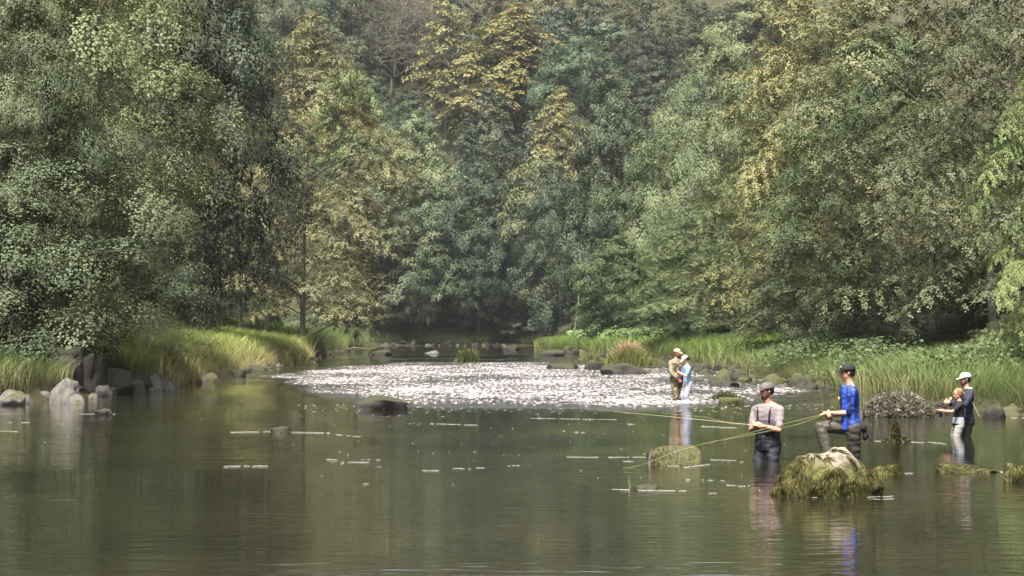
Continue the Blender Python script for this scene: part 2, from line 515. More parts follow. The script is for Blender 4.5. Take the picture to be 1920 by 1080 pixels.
PR = {
    'nr': [make_proto('round', 1, 330, 300, .132, limbs=22, pad=1.22), make_proto('oval', 2, 330, 310, .132, limbs=22, pad=1.22)],
    'nb': [make_proto('beech', 3, 400, 275, .128, limbs=26, pad=1.2), make_proto('beech', 4, 400, 275, .128, limbs=26, pad=1.2)],
    'mr': [make_proto('round', 5, 330, 130, .26, pad=1.15, limbs=16), make_proto('oval', 6, 330, 130, .26, pad=1.15, limbs=16)],
    'mb': [make_proto('beech', 7, 360, 130, .25, pad=1.15, limbs=16), make_proto('beech', 8, 360, 130, .25, pad=1.15, limbs=16)],
    'fr': [make_proto('round', 9, 190, 55, .42, limbs=20, pad=1.25), make_proto('oval', 10, 190, 55, .42, limbs=20, pad=1.25)],
    'fb': [make_proto('beech', 12, 190, 55, .40, limbs=20, pad=1.25)],
    'mc': [make_proto('cone', 13, 420, 75, .20, R=4.2, limbs=60, zb=.05)],
    'nu': [make_proto('round', 14, 240, 240, .115, H=10, R=5.0, zb=.03, pad=.95, limbs=10)],
}
def palette(c, k=1.0): return tuple(v * k for v in c)
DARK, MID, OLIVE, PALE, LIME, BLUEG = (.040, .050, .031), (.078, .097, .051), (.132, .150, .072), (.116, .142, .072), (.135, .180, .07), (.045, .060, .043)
HAND = []
TREES = []
def plant(X, D, Ht, Wd, proto, col, autumn, label, group=None, name='broadleaf_tree', lean=(0, 0), sink=.15, bark=None, seed=None, z=None):
    rs = random.Random(seed if seed is not None else int(X * 131 + D * 17))
    ps = PR[proto]; i = rs.randrange(len(ps)); cm, tm = ps[i]
    if proto == 'mc': name = 'spruce_tree'; baseR, baseH = 4.2, 20
    elif proto == 'nu': baseR, baseH = 5.0, 10
    else: baseR, baseH = 6.5, 20
    g = float(ground(X, D)) if z is None else z
    e = empty(name, (X, D, g - sink), rs.uniform(0, 6.28))
    sx = Wd / (2 * baseR); sz = Ht / baseH
    for nm, me in (('trunk', tm), ('crown', cm)):
        o = bpy.data.objects.new(nm, me); COL.objects.link(o); o.parent = e
        o.scale = (sx, sx, sz)
        if nm == 'crown':
            o.color = (*col, autumn)
        else:
            if len(me.materials) == 0: me.materials.append(M_BARK)
            if bark is not None:
                o.material_slots[0].link = 'OBJECT'; o.material_slots[0].material = bark
    e.rotation_euler = (lean[1], lean[0], 0) if lean != (0, 0) else (0, 0, e.rotation_euler[2])
    if lean != (0, 0): 
        for o in e.children: o.rotation_euler = (0, 0, rs.uniform(0, 6.28))
    tag(e, label, 'tree', group)
    TREES.append((X, D, g, Ht, Wd))
    return e

def tree_px(x, top, D, wpx, proto, col, autumn, label, group=None, lean=(0, 0), minh=4, mo=None, **k):
    if mo is None: mo = 5.5 if 250 < x < 700 else 2.5
    while True:
        s = FPX / D
        p = at(x, top, D)
        g = float(ground(p.x, D))
        Ht = max(minh, p.z - g)
        out = max(float(xL(D)) - p.x, p.x - float(xR(D)), D - DFAR)
        if out > mo and ((Ht < 29) or (D < 150 and Ht < 36)) or D > 540: break
        D += 4
    HAND.append((x - wpx * .42, x + wpx * .42, top, 620, D))
    return plant(p.x, D, Ht / .97, wpx / s, proto, col, autumn, label, group, lean=lean, seed=int(x + top * 3 + D), **k)

# left bank, near to far
tree_px(25, -330, 69, 640, 'nr', OLIVE, .10, 'huge olive tree overhanging the water at the left edge above the dark bank')
tree_px(80, -250, 84, 440, 'nr', OLIVE, .14, 'light olive tree standing just behind the huge overhanging tree at the left edge')
tree_px(40, -60, 64, 330, 'nr', MID, .1, 'shaded green tree in the lower left corner of the wood above the grey boulders', sink=.4)
tree_px(375, -150, 100, 330, 'nr', DARK, 0, 'tall dark green tree with deep gaps between olive tree and golden beech')
tree_px(320, -190, 116, 340, 'mr', DARK, 0, 'dark green treetop rising above the gap left of the tallest dark tree')
tree_px(455, 420, 96, 170, 'nr', MID, .1, 'small round green tree leaning out above the bright left-bank grass')
tree_px(572, 30, 152, 330, 'nb', (.150, .148, .078), .34, 'golden olive beech with feathery layered sprays on the left bank', mo=.6)
tree_px(655, 330, 150, 240, 'nb', (.105, .105, .050), .22, 'brownish olive beech low in front of the golden beech, reaching the left-bank grass')
tree_px(720, 245, 175, 230, 'mr', PALE, .12, 'light green tree with rounded shoulders right of the golden beech')
tree_px(790, 330, 200, 170, 'mr', MID, .1, 'mid green tree at the left rear of the upper pool')
tree_px(645, 118, 225, 120, 'mr', LIME, .15, 'small fresh green treetop between spruce and bare tree')
tree_px(560, -60, 240, 140, 'mc', BLUEG, 0, 'dark blue green spruce behind the tip of the golden beech')
tree_px(615, -40, 262, 120, 'mc', BLUEG, 0, 'second spruce, just right of the spruce behind the golden beech')
tree_px(655, -90, 285, 150, 'mr', (.058, .084, .04), .05, 'soft green tree at the top edge left of the bare tree')
tree_px(480, -60, 200, 150, 'mr', MID, .2, 'green treetop at the top edge left of the two spruces')
# centre
tree_px(705, 150, 372, 120, 'mr', (.052, .070, .040), .1, 'dark green treetop covering the left foot of the bare tree')
tree_px(775, 172, 380, 120, 'mr', (.060, .080, .044), .1, 'grey green treetop covering the right foot of the bare tree')
tree_px(785, 215, 240, 170, 'mr', PALE, .12, 'pale green pointed tree directly under the bare grey tree')
tree_px(840, 350, 262, 150, 'mr', (.06, .088, .04), .1, 'green tree above the far grass bar, right of the pale pointed tree')
tree_px(835, -15, 345, 120, 'fb', OLIVE, .6, 'brownish orange treetop at the top edge right of the bare tree')
tree_px(955, 8, 330, 215, 'mb', (.150, .148, .062), .70, 'large golden yellow tree high on the far slope, brightest crown in the middle')
tree_px(1045, 165, 318, 130, 'mb', (.145, .145, .06), .58, 'smaller yellow tree below and right of the large golden tree')
tree_px(1010, 300, 305, 150, 'mr', MID, .3, 'green tree turning yellow at its tips under the smaller yellow tree')
tree_px(1082, 70, 345, 150, 'mr', (.068, .100, .056), .0, 'cone shaped fresh green tree right of the large golden tree')
tree_px(885, 215, 312, 140, 'mc', BLUEG, .0, 'dark conifer with a narrow tip left of the golden trees')
tree_px(900, 300, 300, 150, 'mr', (.044, .062, .036), .05, 'bluish green tree in the centre below the conifer')
tree_px(960, 370, 290, 140, 'mr', (.046, .064, .036), .1, 'mid green tree in the centre behind the low grey bush', z=None)
tree_px(870, 470, 275, 130, 'mr', (.040, .056, .032), .05, 'low dark tree behind the far grass bar')
tree_px(1050, 330, 288, 140, 'mr', (.040, .056, .034), .0, 'dark rounded tree at the head of the valley right of the low grey bush')
# right bank, far to near
tree_px(1130, 350, 235, 140, 'mr', (.046, .064, .036), .05, 'green tree at the far right bank behind the leaning pale trunk')
tree_px(1165, 190, 215, 180, 'mr', (.056, .072, .042), .1, 'tall grey green tree with dead twigs at the far end of the right bank')
tree_px(1285, -60, 260, 140, 'mc', (.052, .075, .036), 0, 'tall spruce on the right slope reaching the top edge')
tree_px(1240, 260, 190, 160, 'mr', (.062, .085, .036), .15, 'shaded tree around the bare snag on the right bank')
tree_px(1180, 440, 185, 170, 'mr', (.062, .090, .036), .1, 'low spreading green tree above the butterbur patch')
tree_px(1345, 70, 165, 260, 'nr', PALE, .12, 'light green tree with a rounded top left of the yellow beech on the right bank')
tree_px(1290, 380, 140, 240, 'nb', (.09, .12, .056), .1, 'layered green tree over the start of the right bank grass')
tree_px(1430, 220, 125, 300, 'nb', (.105, .128, .060), .15, 'wide layered green beech in the middle of the right bank')
tree_px(1545, -110, 112, 380, 'nb', (.150, .152, .068), .42, 'tall yellow beech with golden layered boughs on the right bank')
tree_px(1430, -30, 190, 220, 'mr', OLIVE, .1, 'olive treetop at the top edge left of the tall yellow beech')
tree_px(1640, 60, 96, 330, 'nr', (.068, .094, .044), .08, 'fresh green tree growing into the right side of the yellow beech')
tree_px(1740, -260, 84, 480, 'nb', (.112, .124, .062), .14, 'great olive beech right of the yellow beech, boughs hanging low over the shade')
tree_px(1900, -200, 76, 420, 'nb', (.086, .100, .052), .10, 'dark olive beech at the right edge with a visible straight trunk')
tree_px(1975, 40, 60, 230, 'nb', LIME, .30, 'bright lime leaved branch tree cut by the right edge of the picture')
tree_px(1490, 420, 100, 230, 'nb', (.08, .092, .048), .12, 'low dark beech under the yellow beech, over the bank grass')
for x, top, D, w, c, lab in [
    (1590, 500, 88, 200, DARK, 'low shaded shrub in the dark gap behind the blue shirted angler'),
    (1700, 560, 84, 190, DARK, 'low dark shrub under the great olive beech'),
    (1935, 560, 62, 170, OLIVE, 'pale leaved shrub at the right edge above the grass'),
    (1830, 590, 82, 190, DARK, 'dim shrub by the straight trunk above the white capped angler'),
    (1340, 560, 128, 190, MID, 'leafy shrub at the foot of the trees behind the butterbur'),
    (1000, 560, 282, 120, (.05, .06, .04), 'low grey green bush at the head of the river'),
    (60, 560, 66, 230, MID, 'shaded shrub over the grey boulders at the left edge'),
    (230, 540, 78, 260, OLIVE, 'drooping olive shrub over the dark bank under the left tree'),
    (520, 560, 128, 150, MID, 'shrub behind the bright left-bank grass'),
    (566, 470, 143, 210, (.085, .10, .052), 'tall olive shrub hiding the foot of the golden olive beech'),
    (690, 560, 205, 150, MID, 'shrub at the left rear corner of the upper pool'),
    (1110, 570, 222, 100, MID, 'shrub behind the grassy point on the right')]:
    p = at(x, top, D); X = p.x
    while max(float(xL(D)) - X, X - float(xR(D)), D - DFAR) < (5 if D > 100 else 2): D += 4; p = at(x, top, D); X = p.x
    g = float(ground(X, D))
    o = plant(X, D, max(1.8, p.z - g), w / (FPX / D), 'nu', c, .15, lab, name='shrub', sink=.3)
    o['category'] = 'shrub'

def shrub_line(n, Da, Db, side, d0, d1, h0, h1, cols, label, group, seed, aut=.05):
    r_ = random.Random(seed)
    for i in range(n):
        D = Da + (Db - Da) * (i + r_.uniform(.1, .9)) / n
        off = r_.uniform(d0, d1); X = float(xL(D)) - off if side < 0 else float(xR(D)) + off
        if side == 0: X = r_.uniform(-24, 8); D = DFAR + off
        c = r_.choice(cols); k = r_.uniform(.8, 1.2); h = r_.uniform(h0, h1)
        o = plant(X, D, h, h * r_.uniform(1.3, 1.9), 'nu', tuple(v * k for v in c), aut, label, group, name='shrub', sink=.3)
        o['category'] = 'shrub'
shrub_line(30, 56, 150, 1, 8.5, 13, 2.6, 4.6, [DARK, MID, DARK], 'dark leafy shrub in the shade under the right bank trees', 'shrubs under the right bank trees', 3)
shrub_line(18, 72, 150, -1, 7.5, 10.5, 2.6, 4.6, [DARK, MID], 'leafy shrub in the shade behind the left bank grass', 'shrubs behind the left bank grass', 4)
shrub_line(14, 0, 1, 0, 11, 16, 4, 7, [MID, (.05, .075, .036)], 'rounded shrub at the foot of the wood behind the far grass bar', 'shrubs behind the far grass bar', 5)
tree_px(30, 250, 60, 520, 'nu', MID, .05, 'young shaded tree whose leaves hang over the black rocks at the left')

# slopes behind: individuals of a dense wood
CAND = []
def fill(region, rnd, spacing, label, group, protos, cols):
    Xa, Xb, Da, Db, cond = region
    D = Da
    while D < Db:
        X = Xa + rnd.uniform(0, spacing)
        while X < Xb:
            x, d = X + rnd.uniform(-.3, .3) * spacing, D + rnd.uniform(-.3, .3) * spacing
            X += spacing
            if not cond(x, d): continue
            g = float(ground(x, d)); Ht = rnd.uniform(17, 25); Wd = spacing * rnd.uniform(1.2, 1.65)
            xp, yt = proj(x, d, g + Ht); _, yb = proj(x, d, g); w = Wd * FPX / d
            if xp + w / 2 < -30 or xp - w / 2 > 1950 or yb < -60: continue
            if any(d < h[4] + 2 and xp + w * .3 > h[0] and xp - w * .3 < h[1] and yt < h[2] + 105 and yb > h[2] + 20 for h in HAND): continue
            if any((x - t[0]) ** 2 + (d - t[1]) ** 2 < (spacing * .5) ** 2 for t in TREES): continue
            if 665 < xp < 865 and yt < 235 and d < 412: continue      # keeps the bare tree clear
            c = rnd.choice(cols); k = rnd.uniform(.75, 1.3)
            CAND.append((d, x, g, Ht, Wd, rnd.choice(protos), tuple(v * k for v in c), rnd.choice([0, .1, .2, .3, .42]), label, group))
        D += spacing * .9
MARKS = [(955, 100, 'large golden tree'), (1050, 230, 'smaller yellow tree'), (1082, 190, 'cone shaped green tree'), (770, 90, 'bare grey tree'), (645, 190, 'small fresh green treetop'),
         (570, 120, 'golden olive beech'), (390, 150, 'tallest dark tree'), (120, 200, 'huge olive tree'), (785, 300, 'pale pointed tree'), (1345, 150, 'round topped light green tree'),
         (1545, 150, 'tall yellow beech'), (1740, 200, 'great olive beech'), (1895, 300, 'lime leaved tree'), (1200, 110, 'three thin pale trunks'), (885, 280, 'narrow dark conifer'), (1285, 60, 'tall spruce'), (840, 30, 'brownish orange treetop')]
SEEN = set()
def describe(xp, yt, w, proto, col, aut, where):
    yc = max(8, yt + w * .3)
    mx, my, nm = min(MARKS, key=lambda m: (m[0] - xp) ** 2 + (m[1] - yc) ** 2)
    dx, dy = xp - mx, yc - my
    v = 'above' if dy < -35 else 'below' if dy > 35 else ''
    h = 'left of' if dx < -25 else 'right of' if dx > 25 else ''
    rel = (v + ' and ' + h) if v and h else (v or h or 'behind')
    if math.hypot(dx, dy) > 150: rel = 'well ' + rel
    b = sum(col)
    shade = 'dark' if b < .13 else 'pale' if b > .26 else 'mid green' if b < .2 else 'light green'
    if aut > .35: shade += ' yellow tinged'
    kind = {'mc': 'spruce', 'mb': 'layered tree', 'fb': 'layered tree'}.get(proto, 'rounded tree')
    size = 'narrow ' if w < 150 and proto[0] != 'f' else ''
    for t in ('%s%s %s %s the %s' % (size, shade, kind, rel, nm), 'tall %s %s %s the %s' % (shade, kind, rel, nm), 'smaller %s %s %s the %s' % (shade, kind, rel, nm), 'broad %s %s %s the %s' % (shade, kind, rel, nm)):
        if t not in SEEN: SEEN.add(t); return t
    return t
def settle():
    """plants the candidates a view of the wood would show, nearest first"""
    grid = np.zeros((50, 70), bool)      # 30 px cells
    gy, gx = np.mgrid[0:50, 0:70]; gx = gx * 30 - 90 + 15; gy = gy * 30 - 90 + 15
    allt = [(t[1], t[0], t[2], t[3], t[4], None) for t in TREES] + [c[:5] + (c,) for c in CAND]
    n = 0
    for d, x, g, Ht, Wd, c in sorted(allt, key=lambda q: q[0]):
        xp, yt = proj(x, d, g + Ht); _, yb = proj(x, d, g); w = Wd * FPX / d
        full = (np.abs(gx - xp) < w * .5) & (gy > yt) & (gy < yb) & (gx > 0) & (gx < 1920) & (gy > 0) & (gy < 640)
        fresh = (full & ~grid).sum()
        if c is not None:
            if fresh < 1: continue
            plant(x, d, Ht, Wd, c[5], c[6], c[7], describe(xp, yt, w, c[5], c[6], c[7], 'on the ' + c[9][13:]), c[9]); n += 1
        core = (np.abs(gx - xp) < w * .31 * (.55 + .45 * np.clip((gy - yt) / (yb - yt + 1) * 3, 0, 1))) & (gy > yt + (yb - yt) * .06) & (gy < yb)
        grid |= core
    print('fill', n)
rnd = random.Random(5)
G = (.056, .072, .042)
fill((-75, 0, 75, 300, lambda x, d: xL(d) - x > 7), rnd, 9, 'green tree crowded into the wood on the left slope', 'trees of the left slope', ['mr', 'mr', 'mb'], [MID, DARK, G, OLIVE])
fill((0, 75, 60, 300, lambda x, d: x - xR(d) > 13), rnd, 9, 'green tree crowded into the wood on the right slope', 'trees of the right slope', ['mb', 'mr', 'mb'], [MID, OLIVE, G])
fill((-120, 120, 312, 600, lambda x, d: True), rnd, 10, 'green tree in the dense hazy wood on the far hillside', 'trees of the far hillside', ['fr', 'fr', 'fb', 'mc', 'mr'], [G, BLUEG, (.06, .075, .042), DARK, DARK])
settle()
print('TREES', len(TREES))
# ------------------------------------------------------------------ bare tree, snags
def bare_tree(name, x, base_row_D, top, spread_px, seed, mat, label, levels=4, r0=.42, rmin=.03, lean=0., wide=.9, cat='tree'):
    D = base_row_D; s = FPX / D
    p = at(x, top, D); g = float(ground(p.x, D)); H = p.z - g
    rs = random.Random(seed)
    e = empty(name, (p.x, D, g - .3))
    trunk, limbs = [], []
    def grow(P, d, L, r, lev):
        n = 6 if lev < 3 else 3; pts = [Vector(P)]; dd = Vector(d)
        for i in range(n):
            w = .10 + .10 * lev
            dd = (dd + Vector((rs.gauss(0, w), rs.gauss(0, w), rs.gauss(0.02, w * .7)))).normalized()
            pts.append(pts[-1] + dd * L / n)
        rad = [r * (1 - .55 * i / n) for i in range(n + 1)]
        (trunk if lev == 0 else limbs).append(tube_np([tuple(q) for q in pts], rad, 7 if lev < 2 else 3))
        if lev >= levels: return
        kids = (13, 6, 5, 3, 2, 2)[lev]
        for k in range(kids):
            t = rs.uniform(.3 if lev else .16, 1.0) if k else 1
            i = min(n, int(t * n)); b = pts[i]
            ax = Vector((rs.gauss(0, 1), rs.gauss(0, .8), 0)).normalized()
            nd = (dd * (.45 if lev else .5) + ax * wide + Vector((0, 0, rs.uniform(-.15, .5)))).normalized()
            grow(b, nd, L * rs.uniform(.42, .62) * (spread_px / s / H * .9 if lev == 0 else 1), max(rmin, r * (1 - .55 * t) * .55), lev + 1)
    grow(Vector((0, 0, 0)), Vector((lean, 0, 1)), H * .9, r0, 0)
    V, F = merge(trunk); link('trunk', fast_mesh('trunk', V, F), mat, e, True)
    if len(limbs) > 200:
        V, F = merge(limbs); link('branches', fast_mesh('branches', V, F), mat, e)['kind'] = 'stuff'
    else:
        for V, F in limbs: link('branch', fast_mesh('branch', V, F), mat, e)
    return tag(e, label, cat)
bare_tree('bare_tree', 735, 408, -45, 250, 4, M_BARK, 'leafless grey brown tree with a wide web of bare branches high on the far slope', levels=5, r0=.6, rmin=.06)
bare_tree('bare_tree', 800, 415, 5, 170, 9, M_DEAD, 'second leafless tree, its twigs just right of the wide bare grey tree', r0=.4, rmin=.055)
bare_tree('dead_snag', 1292, 170, 215, 70, 21, M_DEAD, 'whitish dead snag with bare forked twigs among the right bank trees', levels=2, r0=.16)
bare_tree('dead_snag', 1195, 206, 330, 60, 25, M_DEAD, 'thin pale dead branches poking from the shaded trees above the valley head', levels=2, r0=.10)

def leaning_trunk():
    D = 232; a = at(1068, 640, D); b = at(1095, 505, D); a.z = float(ground(a.x, D)) - .2
    e = empty('leaning_birch', a)
    P = [Vector((0, 0, 0)).lerp(b - a, t) + Vector((.25 * math.sin(t * 5), 0, 0)) for t in np.linspace(0, 1, 9)]
    V, F = tube_np([tuple(p) for p in P], np.linspace(.13, .05, 9), 8)
    link('trunk', fast_mesh('trunk', V, F), M_BARKG, e, True)
    Q = [P[6] + (Vector((.9, 0, 1.5)) * t) for t in np.linspace(0, 1, 5)]
    V, F = tube_np([tuple(p) for p in Q], np.linspace(.05, .02, 5), 6)
    link('branch', fast_mesh('branch', V, F), M_BARKG, e, True)
    tag(e, 'slender pale trunk leaning right at the head of the river', 'tree')
leaning_trunk()
def bare_trunk(x, D, w, label, mat=None, top=300):
    p = at(x, top, D); g = float(ground(p.x, D))
    e = empty('beech_tree', (p.x, D, g - .2))  # a trunk alone, without a crown of its own
    H = p.z - g + .2; n = 10; rs = random.Random(int(x))
    P = [(.12 * math.sin(i * .7 + x), .08 * math.cos(i), H * i / n) for i in range(n + 1)]
    r = w / 2 / (FPX / D)
    V, F = tube_np(P, [r * (1.45 if i == 0 else 1.08 - .025 * i) for i in range(n + 1)], 12)
    link('trunk', fast_mesh('trunk', V, F), mat or M_BARKG, e, True)
    tag(e, label, 'tree')
bare_trunk(1862, 77, 15, 'straight grey beech trunk showing under the dark olive beech at the right edge', M_DEAD)
for x, D, w, l in [(1690, 92, 14, 'dim trunk left of two in the dark gap behind the blue shirted angler'), (1716, 96, 9, 'thinner dim trunk right of the stout one in the dark gap'),
                   (1640, 99, 10, 'shadowed slim trunk under the yellow beech edge'), (1790, 90, 12, 'dim trunk in the shade above the grey weed mound'), (1905, 80, 12, 'dark trunk near the right edge, right of the straight grey one')]:
    bare_trunk(x, D, w, l, M_BARK)
# pale trunks high on the far slope
for i, x in enumerate((1186, 1199, 1216)):
    D = 400 + i * 3; p = at(x, 62, D); b = at(x - 3, 190, D)
    V, F = tube_np([tuple(b + (p - b) * t + Vector((.2 * math.sin(t * 6 + i), 0, 0))) for t in np.linspace(0, 1, 8)], np.linspace(.13, .06, 8), 6)
    o = link('birch_trunk', fast_mesh('birch_trunk', V, F), M_DEAD, None, True)
    tag(o, ['leftmost of the three thin pale trunks high on the far slope', 'middle of the three thin pale trunks high on the far slope', 'rightmost of the three thin pale trunks high on the far slope'][i], 'tree')
# limb visible in the left tree
def limb(pts, D, r0, r1, label):
    W = [at(x, y, D + k) for x, y, k in pts]
    V, F = tube_np([tuple(p) for p in W], np.linspace(r0, r1, len(W)), 8)
    o = link('tree_limb', fast_mesh('tree_limb', V, F), M_BARK, None, True); tag(o, label, 'tree limb')
limb([(-30, 190, 3), (30, 150, 1.5), (62, 112, .8), (100, 78, .4), (150, 52, 0)], 66.5, .16, .05, 'thick dark bare limb slanting up through the olive leaves at the upper left')

def cliff():
    D = 432; p = at(790, 215, D); bm = bmesh.new()
    bmesh.ops.create_icosphere(bm, subdivisions=5, radius=1)
    for v in bm.verts:
        n = noise.fractal(v.co * 2.2, 1, 2, 5)
        st = .12 * (noise.cell(Vector((v.co.x * 3, v.co.y * 3, v.co.z * 6))) - .5)
        v.co *= 1 + .3 * n + st
        v.co = Vector((v.co.x * 11, v.co.y * 6, v.co.z * 8))
    m = bpy.data.meshes.new('rock_outcrop'); bm.to_mesh(m); bm.free()
    o = link('rock_outcrop', m, M_CLIFF); o.location = p
    tag(o, 'pale bluish grey rock outcrop behind the bare tree on the far slope', 'cliff')
cliff()

# ------------------------------------------------------------------ rocks
def rock_mesh(name, w, h, dpt, seed, sub=4, rough=.28, planes=13, sq=.82):
    bm = bmesh.new(); bmesh.ops.create_icosphere(bm, subdivisions=sub, radius=1)
    off = Vector((seed * 7.31, seed * 3.17, seed * 1.93))
    for v in bm.verts:
        c = v.co.copy()
        n = noise.fractal(c * 1.1 + off, 1, 2, 6) * rough
        r = noise.ridged_multi_fractal(c * 1.6 + off, 1, 2, 3, 1, 2) * rough * .25
        vv = c * (1 + n * 1.3 + r - rough * .2)
        # angular facets
        q = noise.cell(c * 1.7 + off) * .10 * rough * 3
        vv += c * q * .3
        v.co = Vector((vv.x * w / 2, vv.y * dpt / 2, vv.z * h))
    rr = random.Random(seed * 13 + 5)
    pl = []
    for _ in range(planes):
        n = Vector((rr.gauss(0, 1), rr.gauss(0, 1), rr.gauss(.25, .8))).normalized(); pl.append((n, rr.uniform(.60, .93)))
    for v in bm.verts:
        q = Vector((v.co.x * 2 / w, v.co.y * 2 / dpt, v.co.z / h))
        q = Vector([math.copysign(abs(a) ** sq, a) for a in q])
        for n, dd in pl:
            e = q.dot(n) - dd
            if e > 0: q -= n * e * .93
        v.co = Vector((q.x * w / 2, q.y * dpt / 2, q.z * h))
    zt = max(v.co.z for v in bm.verts); xt = max(abs(v.co.x) for v in bm.verts)
    for v in bm.verts:
        v.co.z *= h / zt; v.co.x *= w / 2 / xt
        v.co += noise.noise_vector(v.co * (4 / w)) * .012 * w
    m = bpy.data.meshes.new(name); bm.to_mesh(m); bm.free()
    m.polygons.foreach_set('use_smooth', [True] * len(m.polygons))
    return m
def rock(x0, x1, ytop, ybase, seed, mat, label, name='boulder', group=None, cat='rock', sub=4, rough=.3, D=None, rot=0, dk=.8, **kw):
    xc = (x0 + x1) / 2
    p = on_water(xc, ybase) if D is None else at(xc, ybase, D)
    s = FPX / p.y
    w = (x1 - x0) / s; h = (ybase - ytop) / s; dpt = w * dk
    m = rock_mesh(name, w, h, dpt, seed, sub, rough, **kw)
    o = link(name, m, mat); p.y += dpt * .42
    o.location = p; o.rotation_euler = (0, rot, 0)
    tag(o, label, cat, group)
    return o
RK = [
 (1215, 1320, 836, 872, 31, M_ROCK, 'blocky half mossy rock in the water with the fly line across it', 'boulder'),
 (1635, 1705, 872, 890, 33, M_ROCKM, 'low weedy rock in the water just right of the big mossy boulder', 'boulder'),
 (1760, 1885, 873, 886, 34, M_ROCKM, 'long flat weedy rock awash near the right edge', 'boulder'),
 (1880, 1935, 868, 903, 35, M_ROCKM, 'small hairy weed covered rock at the right edge', 'boulder'),
 (660, 768, 742, 768, 36, M_ROCKD, 'dark flat rock standing in the lower edge of the riffle left of centre', 'boulder'),
 (172, 212, 766, 778, 37, M_ROCKD, 'small dark stone alone in the water before the left grey boulders', 'stone'),
 (503, 545, 799, 811, 38, M_ROCKD, 'small dark stone in the water with a long white line on both sides', 'stone'),
 (1190, 1240, 909, 918, 39, M_ROCKD, 'barely emerging flat stone beside the thin reed sprout', 'stone'),
 (1025, 1092, 681, 693, 41, M_ROCKD, 'low dark rock at the left end of the rock row in the upper riffle', 'boulder'),
 (1088, 1135, 674, 694, 42, M_ROCKD, 'dark humped rock second from left in the upper riffle row', 'boulder'),
 (1125, 1240, 681, 703, 43, M_ROCKD, 'long dark rock carrying the orange tinged grass tuft', 'boulder'),
 (1325, 1390, 712, 727, 44, M_ROCKD, 'flat dark rock in the riffle right of the couple', 'boulder'),
 (1340, 1398, 745, 758, 45, M_ROCKM, 'green mossy rock mound at the lower edge of the riffle behind the grey capped angler', 'boulder'),
 (1170, 1215, 728, 734, 46, M_ROCKD, 'sliver of dark rock in the middle of the riffle', 'stone'),
 (1845, 1895, 758, 783, 47, M_ROCKD, 'round brown rock on the right shore behind the white capped adult', 'boulder'),
 (1880, 1930, 762, 778, 48, M_ROCK, 'small grey shore rock at the right edge of the picture', 'boulder'),
 (795, 830, 656, 663, 49, M_ROCKG, 'pale topped rock in the calm upper pool', 'stone'),
 (1010, 1060, 655, 667, 50, M_ROCKD, 'dark rock at the tip of the grassy point on the right', 'boulder'),
 (940, 975, 648, 656, 51, M_ROCKD, 'small dark rock by the far bar in the upper pool', 'stone'),
 (695, 735, 655, 666, 52, M_ROCKD, 'small dark rock by the driftwood at the upper pool', 'stone'),
 # left shore
 (-20, 45, 730, 760, 61, M_ROCKG, 'grey boulder cut by the left edge of the picture', 'boulder'),
 (20, 62, 738, 757, 62, M_ROCKG, 'smaller grey boulder second from the left edge', 'boulder'),
 (88, 150, 708, 756, 63, M_ROCKG, 'largest pale grey boulder on the left shore with a pointed top', 'boulder'),
 (118, 162, 738, 757, 64, M_ROCKG, 'low pale stone at the foot of the largest left boulder', 'boulder'),
 (148, 182, 725, 742, 65, M_ROCK, 'small mossy boulder right of the largest pale one', 'boulder'),
 (170, 210, 722, 743, 66, M_ROCKG, 'rounded grey boulder between the pale and dark left shore rocks', 'boulder'),
 (190, 236, 708, 738, 67, M_ROCKD, 'dark brown boulder with grey face on the left shore', 'boulder'),
 (230, 274, 712, 736, 68, M_ROCKD, 'wet black boulder on the left shore', 'boulder'),
 (262, 305, 700, 733, 69, M_ROCKG, 'grey boulder next to the wet black one', 'boulder'),
 (296, 330, 712, 732, 70, M_ROCKG, 'last grey boulder of the left shore row, farthest right', 'boulder'),
 (300, 338, 695, 706, 71, M_ROCKD, 'dark flat rock behind the left shore row', 'boulder'),
 (385, 415, 694, 706, 72, M_ROCKD, 'dark round stone at the start of the riffle left side', 'stone'),
 (340, 372, 698, 710, 73, M_ROCKD, 'dark stone between the left row and the riffle', 'stone'),
 (415, 455, 690, 702, 74, M_ROCKD, 'flat brown rock under the bright left grass', 'stone'),
 (455, 500, 684, 696, 75, M_ROCKD, 'brown rock at the end of the bright left grass', 'stone'),
 (552, 578, 700, 704, 76, M_ROCKD, 'tiny dark rock in the left start of the riffle', 'stone'),
]
for a in RK:
    rock(*a[:7], name=a[7], sub=3 if (a[1] - a[0]) < 60 else 4, **(dict(planes=3, sq=.5, dk=.55) if a[4] == 31 else dict(planes=6, sq=.7) if a[5] is M_ROCKD else dict(planes=8)))
# earth bank rocks (dark) behind the left boulders
for i, (x0, x1, yt, yb, D, lab) in enumerate([
    (60, 150, 650, 722, 60, 'black shaded rock face under the drooping left tree'),
    (120, 182, 662, 720, 61.5, 'dark notched rock right of the black rock face'),
    (160, 200, 664, 716, 63, 'pointed dark rock standing on the left bank'),
    (180, 250, 690, 722, 64, 'low dark earth covered rock behind the left boulders'),
    (235, 300, 700, 722, 67, 'dark rock fading into the grass behind the left row')]):
    o = rock(x0, x1, yt, yb, 81 + i, M_ROCKD, lab, D=D, rough=.4)
